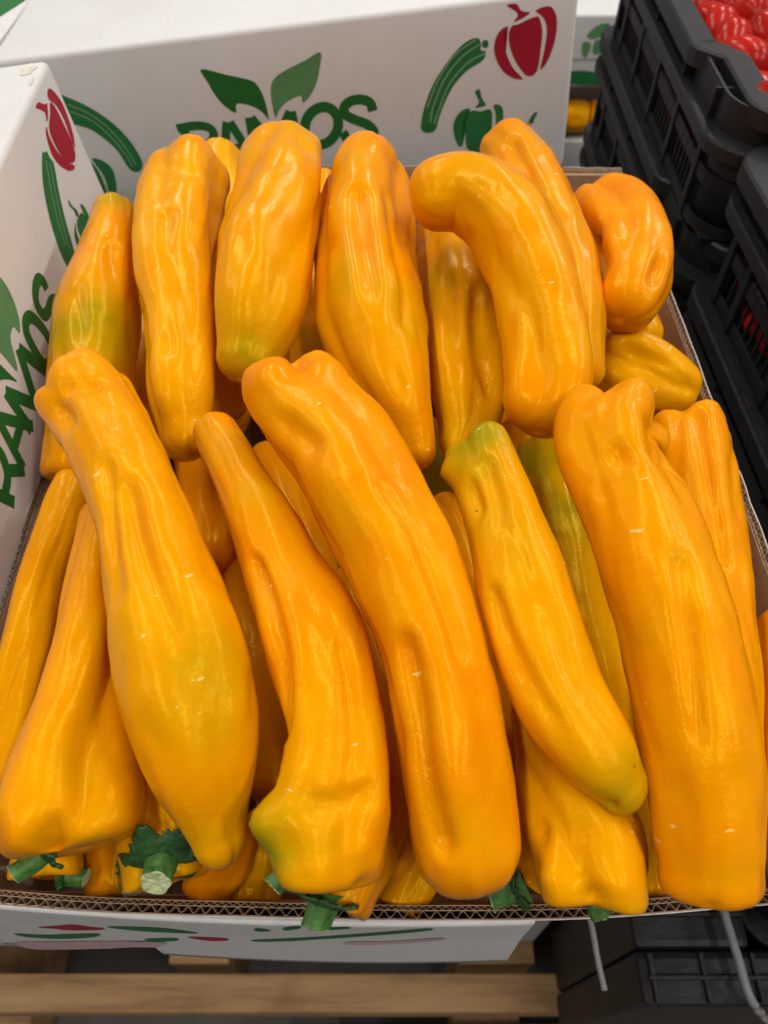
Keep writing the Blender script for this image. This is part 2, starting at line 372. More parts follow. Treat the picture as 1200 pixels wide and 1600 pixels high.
         spine=[(0.1883, 0.1892, 1.1300, 0.0093), (0.1808, 0.1514, 1.1300, 0.0114), (0.1739, 0.1171, 1.1280, 0.0134), (0.1692, 0.0896, 1.1240, 0.0136), (0.1644, 0.0682, 1.1203, 0.0131)]),
    dict(label='yellow green pepper with olive head and tip lying left of the biggest one',
         ends=('shoulder', 'round'), lobes=3, amp=0.055, phase=2.40, green=[(0.0394, 0.2324, 1.2029, 0.0225, 0.95), (0.0439, 0.1848, 1.2008, 0.0233, 0.55), (0.0889, 0.0906, 1.1689, 0.0196, 0.80), (0.0730, 0.1395, 1.1885, 0.0146, 0.35)], dents=[([(0.0289, 0.2286, 1.1879)], 0.0064, 0.0040), ([(0.0370, 0.2002, 1.1981), (0.0350, 0.2106, 1.1982)], 0.0049, -0.0035), ([(0.0413, 0.1591, 1.1935), (0.0458, 0.1402, 1.1922), (0.0536, 0.1207, 1.1895), (0.0596, 0.1115, 1.1881)], 0.0037, -0.0030), ([(0.0441, 0.2208, 1.2032), (0.0477, 0.1999, 1.2028)], 0.0037, -0.0016), ([(0.0819, 0.0864, 1.1664)], 0.0032, -0.0025)],
         stem=None,
         spine=[(0.0441, 0.2435, 1.1879, 0.0154), (0.0483, 0.2194, 1.1880, 0.0152), (0.0530, 0.1958, 1.1861, 0.0159), (0.0572, 0.1693, 1.1821, 0.0181), (0.0615, 0.1448, 1.1781, 0.0179), (0.0681, 0.1228, 1.1722, 0.0174), (0.0801, 0.1039, 1.1662, 0.0148), (0.0886, 0.0944, 1.1603, 0.0102), (0.0924, 0.0888, 1.1571, 0.0096)]),
    dict(label='dull olive pepper in shade between the yellow green one and the biggest one',
         ends=('blunt', 'blunt'), lobes=3, amp=0.050, phase=0.00, green=[(0.0936, 0.2670, 1.1308, 0.0416, 1.00)], dents=[],
         stem=None,
         spine=[(0.0930, 0.3106, 1.1179, 0.0160), (0.0953, 0.2899, 1.1150, 0.0172), (0.1013, 0.2486, 1.1090, 0.0170), (0.1052, 0.2110, 1.1030, 0.0173), (0.1091, 0.1736, 1.0970, 0.0155), (0.1130, 0.1486, 1.0930, 0.0138), (0.1144, 0.1192, 1.0890, 0.0120), (0.1148, 0.0922, 1.0850, 0.0105), (0.1148, 0.0738, 1.0811, 0.0092)]),
    dict(label='long smooth pepper lying across the middle, twin knobbed head at the top',
         ends=('shoulder', 'round'), lobes=3, amp=0.055, phase=1.30, green=[], dents=[([(-0.0511, 0.2566, 1.2184)], 0.0085, 0.0030), ([(-0.0269, 0.2654, 1.2124)], 0.0082, 0.0035), ([(-0.0393, 0.2720, 1.2154), (-0.0367, 0.2555, 1.2194)], 0.0045, -0.0030), ([(-0.0313, 0.2156, 1.2207), (-0.0431, 0.2287, 1.2185)], 0.0070, -0.0025), ([(0.0074, 0.1334, 1.1999), (0.0114, 0.1127, 1.1910), (0.0139, 0.0933, 1.1812), (0.0200, 0.0731, 1.1688)], 0.0044, -0.0035), ([(0.0000, 0.1945, 1.2174), (0.0170, 0.1643, 1.2081), (0.0281, 0.1325, 1.1967)], 0.0037, -0.0016)],
         stem=None,
         spine=[(-0.0461, 0.2729, 1.1962, 0.0247), (-0.0336, 0.2511, 1.1980, 0.0239), (-0.0202, 0.2315, 1.1980, 0.0244), (-0.0043, 0.1993, 1.1940, 0.0243), (0.0086, 0.1711, 1.1880, 0.0228), (0.0178, 0.1455, 1.1820, 0.0201), (0.0228, 0.1225, 1.1740, 0.0203), (0.0263, 0.1015, 1.1640, 0.0211), (0.0295, 0.0819, 1.1520, 0.0203), (0.0336, 0.0628, 1.1427, 0.0179)]),
    dict(label='pepper with a slim finger like neck and a green streaked lower shoulder',
         ends=('round', 'blunt'), lobes=3, amp=0.085, phase=0.35, green=[(-0.0451, 0.0865, 1.1564, 0.0225, 1.00), (-0.0381, 0.0781, 1.1659, 0.0136, 1.00)], dents=[([(-0.0409, 0.1040, 1.1609)], 0.0058, -0.0040), ([(-0.0387, 0.0810, 1.1665)], 0.0091, 0.0070), ([(-0.0371, 0.0936, 1.1702), (-0.0221, 0.0833, 1.1793), (-0.0050, 0.0882, 1.1729)], 0.0039, -0.0032), ([(-0.0551, 0.1815, 1.1828), (-0.0446, 0.1563, 1.1837), (-0.0378, 0.1301, 1.1805), (-0.0358, 0.1125, 1.1741)], 0.0036, -0.0030), ([(-0.0160, 0.1432, 1.1867), (-0.0106, 0.1188, 1.1828), (-0.0092, 0.1009, 1.1791)], 0.0034, -0.0020), ([(-0.0397, 0.0642, 1.1551)], 0.0054, -0.0050), ([(-0.0089, 0.0711, 1.1684)], 0.0058, 0.0025), ([(-0.0056, 0.0609, 1.1570)], 0.0058, -0.0040), ([(-0.0310, 0.0745, 1.1715), (-0.0272, 0.0631, 1.1675)], 0.0035, -0.0020)],
         stem=((-0.0334, 0.0712, 1.1550), (-0.0400, 0.0634, 1.1530), 0.0044, 0.0101),
         spine=[(-0.0855, 0.2743, 1.1730, 0.0107), (-0.0835, 0.2660, 1.1741, 0.0108), (-0.0676, 0.2345, 1.1742, 0.0121), (-0.0574, 0.2155, 1.1744, 0.0143), (-0.0493, 0.1989, 1.1726, 0.0153), (-0.0423, 0.1830, 1.1708, 0.0165), (-0.0279, 0.1530, 1.1691, 0.0209), (-0.0210, 0.1264, 1.1655, 0.0198), (-0.0194, 0.1048, 1.1620, 0.0194), (-0.0218, 0.0884, 1.1575, 0.0218), (-0.0226, 0.0636, 1.1478, 0.0191)]),
    dict(label='orange pepper tucked behind the slim necked pepper, mostly in shade',
         ends=('tip', 'tip'), lobes=3, amp=0.050, phase=0.00, green=[], dents=[],
         stem=None,
         spine=[(-0.0705, 0.3068, 1.1187, 0.0122), (-0.0589, 0.2787, 1.1166, 0.0146), (-0.0465, 0.2494, 1.1141, 0.0143), (-0.0365, 0.2231, 1.1096, 0.0125), (-0.0240, 0.1876, 1.1051, 0.0117), (-0.0126, 0.1622, 1.1007, 0.0086)]),
    dict(label='pepper under the green streaked one, its stem hanging over the front rim',
         ends=('tip', 'shoulder'), lobes=3, amp=0.100, phase=0.80, green=[], dents=[],
         stem=((-0.0230, 0.0639, 1.1317), (-0.0259, 0.0551, 1.1277), 0.0060, 0.0174),
         spine=[(-0.0178, 0.2221, 1.1205, 0.0103), (-0.0102, 0.1945, 1.1185, 0.0118), (-0.0048, 0.1610, 1.1162, 0.0132), (-0.0017, 0.1332, 1.1158, 0.0132), (-0.0022, 0.1046, 1.1170, 0.0139), (-0.0098, 0.0828, 1.1220, 0.0149), (-0.0150, 0.0696, 1.1228, 0.0134), (-0.0184, 0.0634, 1.1200, 0.0128)]),
    dict(label='broad bellied pepper at the left, tapering to a point at the front',
         ends=('shoulder', 'tip'), lobes=3, amp=0.070, phase=0.10, green=[(-0.0649, 0.1233, 1.1997, 0.0216, 0.62), (-0.0580, 0.1089, 1.1887, 0.0159, 0.50)], dents=[([(-0.1572, 0.2621, 1.2047)], 0.0106, 0.0030), ([(-0.1400, 0.2388, 1.2103), (-0.1472, 0.2472, 1.2079)], 0.0046, -0.0030), ([(-0.1281, 0.2552, 1.2159), (-0.1425, 0.2543, 1.2148)], 0.0040, -0.0025), ([(-0.1041, 0.1980, 1.2133), (-0.0947, 0.1720, 1.2099), (-0.0837, 0.1501, 1.2081), (-0.0736, 0.1329, 1.2056)], 0.0046, -0.0030), ([(-0.1159, 0.2113, 1.2138), (-0.1080, 0.1818, 1.2050), (-0.0997, 0.1547, 1.2006)], 0.0039, -0.0015)],
         stem=None,
         spine=[(-0.1455, 0.2764, 1.1960, 0.0208), (-0.1332, 0.2558, 1.1960, 0.0206), (-0.1208, 0.2356, 1.1960, 0.0198), (-0.1029, 0.2020, 1.1920, 0.0197), (-0.0908, 0.1719, 1.1880, 0.0214), (-0.0809, 0.1461, 1.1820, 0.0237), (-0.0750, 0.1236, 1.1720, 0.0247), (-0.0689, 0.1023, 1.1620, 0.0206), (-0.0641, 0.0848, 1.1500, 0.0120), (-0.0601, 0.0719, 1.1422, 0.0074)]),
    dict(label='flared pepper at the lower left, stem cut off short at the front',
         ends=('tip', 'blunt'), lobes=3, amp=0.090, phase=0.55, green=[], dents=[([(-0.1024, 0.0722, 1.1598)], 0.0077, 0.0040), ([(-0.1205, 0.0747, 1.1609)], 0.0068, -0.0090), ([(-0.1175, 0.0804, 1.1655)], 0.0041, -0.0030), ([(-0.1350, 0.0887, 1.1587)], 0.0071, 0.0030), ([(-0.1138, 0.1172, 1.1688), (-0.1119, 0.0928, 1.1690)], 0.0046, -0.0024), ([(-0.1356, 0.1202, 1.1615), (-0.1347, 0.1000, 1.1619)], 0.0043, -0.0018), ([(-0.1016, 0.1075, 1.1613), (-0.0984, 0.0882, 1.1621)], 0.0037, -0.0018)],
         stem=((-0.1289, 0.0779, 1.1432), (-0.1370, 0.0694, 1.1432), 0.0041, 0.0111),
         spine=[(-0.1372, 0.2375, 1.1560, 0.0094), (-0.1334, 0.2142, 1.1561, 0.0123), (-0.1315, 0.1938, 1.1543, 0.0137), (-0.1265, 0.1619, 1.1525, 0.0169), (-0.1251, 0.1342, 1.1486, 0.0199), (-0.1253, 0.1088, 1.1448, 0.0250), (-0.1218, 0.0910, 1.1411, 0.0270), (-0.1195, 0.0779, 1.1379, 0.0238)]),
    dict(label='slender pepper leaning along the left box wall, cut by the picture edge',
         ends=('tip', 'blunt'), lobes=3, amp=0.050, phase=0.00, green=[], dents=[],
         stem=None,
         spine=[(-0.1691, 0.2748, 1.1322, 0.0088), (-0.1693, 0.2487, 1.1318, 0.0107), (-0.1695, 0.2090, 1.1313, 0.0108), (-0.1675, 0.1746, 1.1289, 0.0111), (-0.1680, 0.1447, 1.1246, 0.0109), (-0.1689, 0.1171, 1.1203, 0.0100), (-0.1713, 0.0951, 1.1161, 0.0092)]),
    dict(label='small orange pepper with a wide frilly green calyx at the front rim',
         ends=('tip', 'shoulder'), lobes=4, amp=0.070, phase=0.40, green=[], dents=[([(-0.0980, 0.0940, 1.1308), (-0.0861, 0.0893, 1.1342)], 0.0030, -0.0016)],
         stem=((-0.0879, 0.0777, 1.1281), (-0.0871, 0.0688, 1.1321), 0.0063, 0.0176),
         spine=[(-0.0870, 0.1376, 1.1176, 0.0111), (-0.0896, 0.1210, 1.1173, 0.0130), (-0.0915, 0.1046, 1.1171, 0.0182), (-0.0912, 0.0896, 1.1150, 0.0186), (-0.0885, 0.0789, 1.1131, 0.0161), (-0.0871, 0.0736, 1.1119, 0.0155)]),
    dict(label='orange pepper peeking out underneath the flared one at the lower left',
         ends=('tip', 'shoulder'), lobes=3, amp=0.080, phase=1.20, green=[], dents=[],
         stem=((-0.1369, 0.0810, 1.0920), (-0.1283, 0.0795, 1.0920), 0.0041, 0.0077),
         spine=[(-0.1479, 0.1313, 1.0940, 0.0147), (-0.1479, 0.1092, 1.0940, 0.0164), (-0.1464, 0.0914, 1.0930, 0.0152), (-0.1455, 0.0802, 1.0905, 0.0146)]),
    dict(label='shadowed orange pepper behind the front rim left of the frilly calyx',
         ends=('tip', 'shoulder'), lobes=3, amp=0.060, phase=0.00, green=[], dents=[],
         stem=((-0.1109, 0.0839, 1.0860), (-0.1086, 0.0752, 1.0880), 0.0048, 0.0062),
         spine=[(-0.1261, 0.1162, 1.0779, 0.0140), (-0.1231, 0.0972, 1.0760, 0.0133), (-0.1223, 0.0813, 1.0740, 0.0116), (-0.1217, 0.0760, 1.0723, 0.0112)]),
    dict(label='shadowed pepper at the front rim right of the frilly calyx',
         ends=('tip', 'blunt'), lobes=3, amp=0.060, phase=0.00, green=[], dents=[],
         stem=None,
         spine=[(-0.0688, 0.1078, 1.0884, 0.0139), (-0.0742, 0.0903, 1.0826, 0.0143), (-0.0787, 0.0795, 1.0767, 0.0104), (-0.0808, 0.0762, 1.0736, 0.0091)]),
    dict(label='dark yellow pepper low in the box left of the hanging stem',
         ends=('tip', 'blunt'), lobes=3, amp=0.060, phase=0.00, green=[(-0.0572, 0.0829, 1.0791, 0.0172, 0.50)], dents=[],
         stem=None,
         spine=[(-0.0525, 0.1159, 1.0706, 0.0149), (-0.0564, 0.0965, 1.0687, 0.0148), (-0.0602, 0.0821, 1.0651, 0.0125), (-0.0594, 0.0731, 1.0639, 0.0112)]),
    dict(label='pale yellow pepper low behind the front rim below the long smooth one',
         ends=('tip', 'blunt'), lobes=3, amp=0.070, phase=0.00, green=[(0.0107, 0.0732, 1.1001, 0.0160, 0.35)], dents=[],
         stem=None,
         spine=[(0.0261, 0.1147, 1.0906, 0.0140), (0.0187, 0.0963, 1.0909, 0.0152), (0.0107, 0.0782, 1.0892, 0.0115), (0.0050, 0.0670, 1.0877, 0.0100)]),
    dict(label='small round yellow knob of a pepper right of the hanging stem',
         ends=('blunt', 'tip'), lobes=3, amp=0.050, phase=0.00, green=[(0.0109, 0.0974, 1.1103, 0.0109, 0.70)], dents=[],
         stem=None,
         spine=[(0.0068, 0.1013, 1.1041, 0.0075), (0.0056, 0.0898, 1.1048, 0.0081), (0.0035, 0.0768, 1.1061, 0.0064)]),
    dict(label='shaded pepper with a dark green stem right of the long smooth one',
         ends=('tip', 'shoulder'), lobes=3, amp=0.080, phase=0.00, green=[], dents=[],
         stem=((0.0541, 0.0758, 1.0972), (0.0445, 0.0718, 1.0952), 0.0076, 0.0124),
         spine=[(0.0720, 0.1194, 1.1038, 0.0137), (0.0665, 0.0986, 1.1013, 0.0142), (0.0609, 0.0848, 1.0988, 0.0119), (0.0566, 0.0776, 1.0964, 0.0110)]),
    dict(label='wrinkled orange pepper with its cut stem resting on the front rim',
         ends=('tip', 'shoulder'), lobes=4, amp=0.075, phase=0.70, green=[], dents=[([(0.0574, 0.0831, 1.1479)], 0.0048, -0.0040), ([(0.0609, 0.0678, 1.1464)], 0.0070, 0.0030), ([(0.0831, 0.0650, 1.1494)], 0.0069, 0.0030), ([(0.0742, 0.0607, 1.1498), (0.0737, 0.0558, 1.1485)], 0.0036, -0.0040), ([(0.0655, 0.0788, 1.1553), (0.0799, 0.0810, 1.1554), (0.0941, 0.0813, 1.1460)], 0.0034, -0.0018), ([(0.0711, 0.0873, 1.1575), (0.0846, 0.0906, 1.1527)], 0.0024, -0.0014)],
         stem=((0.0815, 0.0633, 1.1259), (0.0825, 0.0584, 1.1239), 0.0042, 0.0044),
         spine=[(0.0625, 0.1450, 1.1341, 0.0092), (0.0661, 0.1252, 1.1359, 0.0108), (0.0702, 0.1109, 1.1378, 0.0157), (0.0755, 0.0944, 1.1378, 0.0198), (0.0793, 0.0796, 1.1348, 0.0214), (0.0787, 0.0679, 1.1308, 0.0205), (0.0779, 0.0627, 1.1291, 0.0198)]),
    dict(label='shadowed pepper low between the olive shaded one and its right neighbour',
         ends=('blunt', 'tip'), lobes=3, amp=0.050, phase=0.00, green=[], dents=[],
         stem=None,
         spine=[(-0.1836, 0.4789, 1.0799, 0.0191), (-0.1769, 0.4347, 1.0762, 0.0198), (-0.1711, 0.3785, 1.0668, 0.0178), (-0.1645, 0.3310, 1.0580, 0.0131)]),
    dict(label='shadowed pepper right of the broad bellied one, above the slim neck gap',
         ends=('blunt', 'tip'), lobes=3, amp=0.050, phase=0.00, green=[], dents=[],
         stem=None,
         spine=[(-0.1255, 0.3586, 1.0704, 0.0179), (-0.1162, 0.3267, 1.0723, 0.0190), (-0.1074, 0.2847, 1.0728, 0.0181), (-0.1017, 0.2511, 1.0736, 0.0140)]),
    dict(label='shadowed pepper in the gap between the broad bellied and slim necked ones',
         ends=('tip', 'tip'), lobes=3, amp=0.050, phase=0.00, green=[], dents=[],
         stem=None,
         spine=[(-0.0905, 0.2734, 1.0544, 0.0139), (-0.0795, 0.2301, 1.0580, 0.0168), (-0.0669, 0.1890, 1.0590, 0.0178), (-0.0584, 0.1541, 1.0549, 0.0164), (-0.0553, 0.1228, 1.0502, 0.0130)]),
    dict(label='dark olive pepper deep in the gap left of the yellow green head',
         ends=('blunt', 'tip'), lobes=3, amp=0.050, phase=0.00, green=[(0.0359, 0.3134, 1.0877, 0.0359, 1.00)], dents=[],
         stem=None,
         spine=[(0.0224, 0.3677, 1.0675, 0.0169), (0.0385, 0.3304, 1.0686, 0.0191), (0.0482, 0.2950, 1.0658, 0.0186), (0.0553, 0.2561, 1.0632, 0.0171)]),
    dict(label='orange pepper showing narrowly between the long smooth and yellow green ones',
         ends=('blunt', 'tip'), lobes=3, amp=0.050, phase=0.00, green=[], dents=[],
         stem=None,
         spine=[(0.0299, 0.2673, 1.1170, 0.0098), (0.0393, 0.2478, 1.1163, 0.0116), (0.0455, 0.2205, 1.1136, 0.0135), (0.0530, 0.1856, 1.1089, 0.0124), (0.0593, 0.1580, 1.1021, 0.0127), (0.0601, 0.1323, 1.0953, 0.0108)]),
    dict(label='dark pepper deep in the gap under the crooked tip',
         ends=('blunt', 'tip'), lobes=3, amp=0.050, phase=0.00, green=[], dents=[],
         stem=None,
         spine=[(0.0907, 0.3721, 1.0673, 0.0176), (0.0933, 0.3439, 1.0657, 0.0185), (0.0890, 0.3023, 1.0630, 0.0177), (0.0872, 0.2584, 1.0605, 0.0156)]),
    dict(label='dark pepper deep under the slim necked one, seen at its left',
         ends=('tip', 'tip'), lobes=3, amp=0.050, phase=0.00, green=[], dents=[],
         stem=None,
         spine=[(-0.0495, 0.2138, 1.0389, 0.0188), (-0.0526, 0.1778, 1.0328, 0.0197), (-0.0509, 0.1430, 1.0276, 0.0181), (-0.0508, 0.1115, 1.0214, 0.0156)]),
    dict(label='pepper mostly hidden under the curled one in the right rear corner',
         ends=('blunt', 'tip'), lobes=3, amp=0.050, phase=0.00, green=[], dents=[],
         stem=None,
         spine=[(0.1674, 0.4573, 1.1153, 0.0180), (0.1700, 0.4306, 1.1140, 0.0165), (0.1741, 0.3996, 1.1105, 0.0158)]),
    dict(label='bottom layer pepper at the bottom left under the broad bellied one, rear half',
         ends=('blunt', 'tip'), lobes=3, amp=0.050, phase=0.00, green=[], dents=[],
         stem=None,
         spine=[(-0.1817, 0.6007, 1.0482, 0.0232), (-0.1884, 0.5358, 1.0453, 0.0250), (-0.1897, 0.4448, 1.0421, 0.0245), (-0.1905, 0.3871, 1.0393, 0.0210)]),
    dict(label='bottom layer pepper at the bottom left under the broad bellied one, front half',
         ends=('blunt', 'tip'), lobes=3, amp=0.050, phase=0.00, green=[], dents=[],
         stem=None,
         spine=[(-0.1824, 0.3298, 1.0353, 0.0225), (-0.1749, 0.2799, 1.0380, 0.0235), (-0.1622, 0.2058, 1.0403, 0.0252), (-0.1525, 0.1401, 1.0426, 0.0204)]),
    dict(label='bottom layer pepper under the slim necked one, far down, rear half',
         ends=('blunt', 'tip'), lobes=3, amp=0.050, phase=0.00, green=[], dents=[],
         stem=None,
         spine=[(-0.1190, 0.5907, 1.0532, 0.0236), (-0.1246, 0.5287, 1.0512, 0.0253), (-0.1242, 0.4379, 1.0487, 0.0253), (-0.1235, 0.3816, 1.0463, 0.0213)]),
    dict(label='bottom layer pepper under the slim necked one, far down, front half',
         ends=('blunt', 'tip'), lobes=3, amp=0.050, phase=0.00, green=[], dents=[],
         stem=None,
         spine=[(-0.1202, 0.3313, 1.0358, 0.0236), (-0.1161, 0.2814, 1.0358, 0.0247), (-0.1104, 0.2083, 1.0356, 0.0258), (-0.1034, 0.1422, 1.0359, 0.0208)]),
    dict(label='bottom layer pepper below the middle of the box, far down, rear half',
         ends=('blunt', 'tip'), lobes=3, amp=0.050, phase=0.00, green=[], dents=[],
         stem=None,
         spine=[(-0.0574, 0.5911, 1.0503, 0.0249), (-0.0591, 0.5327, 1.0475, 0.0264), (-0.0587, 0.4420, 1.0443, 0.0268), (-0.0600, 0.3856, 1.0415, 0.0218)]),
    dict(label='bottom layer pepper below the middle of the box, far down, front half',
         ends=('blunt', 'tip'), lobes=3, amp=0.050, phase=0.00, green=[], dents=[],
         stem=None,
         spine=[(-0.0590, 0.3433, 1.0289, 0.0238), (-0.0581, 0.2946, 1.0163, 0.0255), (-0.0530, 0.2240, 1.0044, 0.0286), (-0.0493, 0.1551, 0.9937, 0.0228)]),
    dict(label='bottom layer pepper under the long smooth one, far down, rear half',
         ends=('blunt', 'tip'), lobes=3, amp=0.050, phase=0.00, green=[], dents=[],
         stem=None,
         spine=[(0.0045, 0.5873, 1.0530, 0.0249), (0.0048, 0.5289, 1.0505, 0.0262), (0.0041, 0.4388, 1.0473, 0.0265), (0.0045, 0.3823, 1.0445, 0.0217)]),
    dict(label='bottom layer pepper under the long smooth one, far down, front half',
         ends=('blunt', 'tip'), lobes=3, amp=0.050, phase=0.00, green=[], dents=[],
         stem=None,
         spine=[(0.0052, 0.3204, 1.0496, 0.0234), (0.0081, 0.2732, 1.0480, 0.0247), (0.0075, 0.2030, 1.0460, 0.0266), (0.0101, 0.1387, 1.0440, 0.0203)]),
    dict(label='bottom layer pepper under the yellow green one, far down, rear half',
         ends=('blunt', 'tip'), lobes=3, amp=0.050, phase=0.00, green=[], dents=[],
         stem=None,
         spine=[(0.0705, 0.5875, 1.0527, 0.0249), (0.0732, 0.5304, 1.0494, 0.0265), (0.0738, 0.4410, 1.0455, 0.0280), (0.0739, 0.3854, 1.0418, 0.0220)]),
    dict(label='bottom layer pepper under the yellow green one, far down, front half',
         ends=('blunt', 'tip'), lobes=3, amp=0.050, phase=0.00, green=[], dents=[],
         stem=None,
         spine=[(0.0722, 0.3338, 1.0320, 0.0242), (0.0711, 0.2845, 1.0312, 0.0254), (0.0688, 0.2109, 1.0304, 0.0263), (0.0663, 0.1439, 1.0302, 0.0210)]),
    dict(label='bottom layer pepper under the biggest one, far down, rear half',
         ends=('blunt', 'tip'), lobes=3, amp=0.050, phase=0.00, green=[], dents=[],
         stem=None,
         spine=[(0.1312, 0.5890, 1.0534, 0.0243), (0.1348, 0.5266, 1.0520, 0.0258), (0.1348, 0.4357, 1.0500, 0.0250), (0.1362, 0.3793, 1.0483, 0.0209)]),
    dict(label='bottom layer pepper under the biggest one, far down, front half',
         ends=('blunt', 'tip'), lobes=3, amp=0.050, phase=0.00, green=[], dents=[],
         stem=None,
         spine=[(0.1303, 0.3220, 1.0496, 0.0222), (0.1303, 0.2734, 1.0480, 0.0234), (0.1270, 0.2032, 1.0460, 0.0250), (0.1215, 0.1391, 1.0441, 0.0203)]),
]

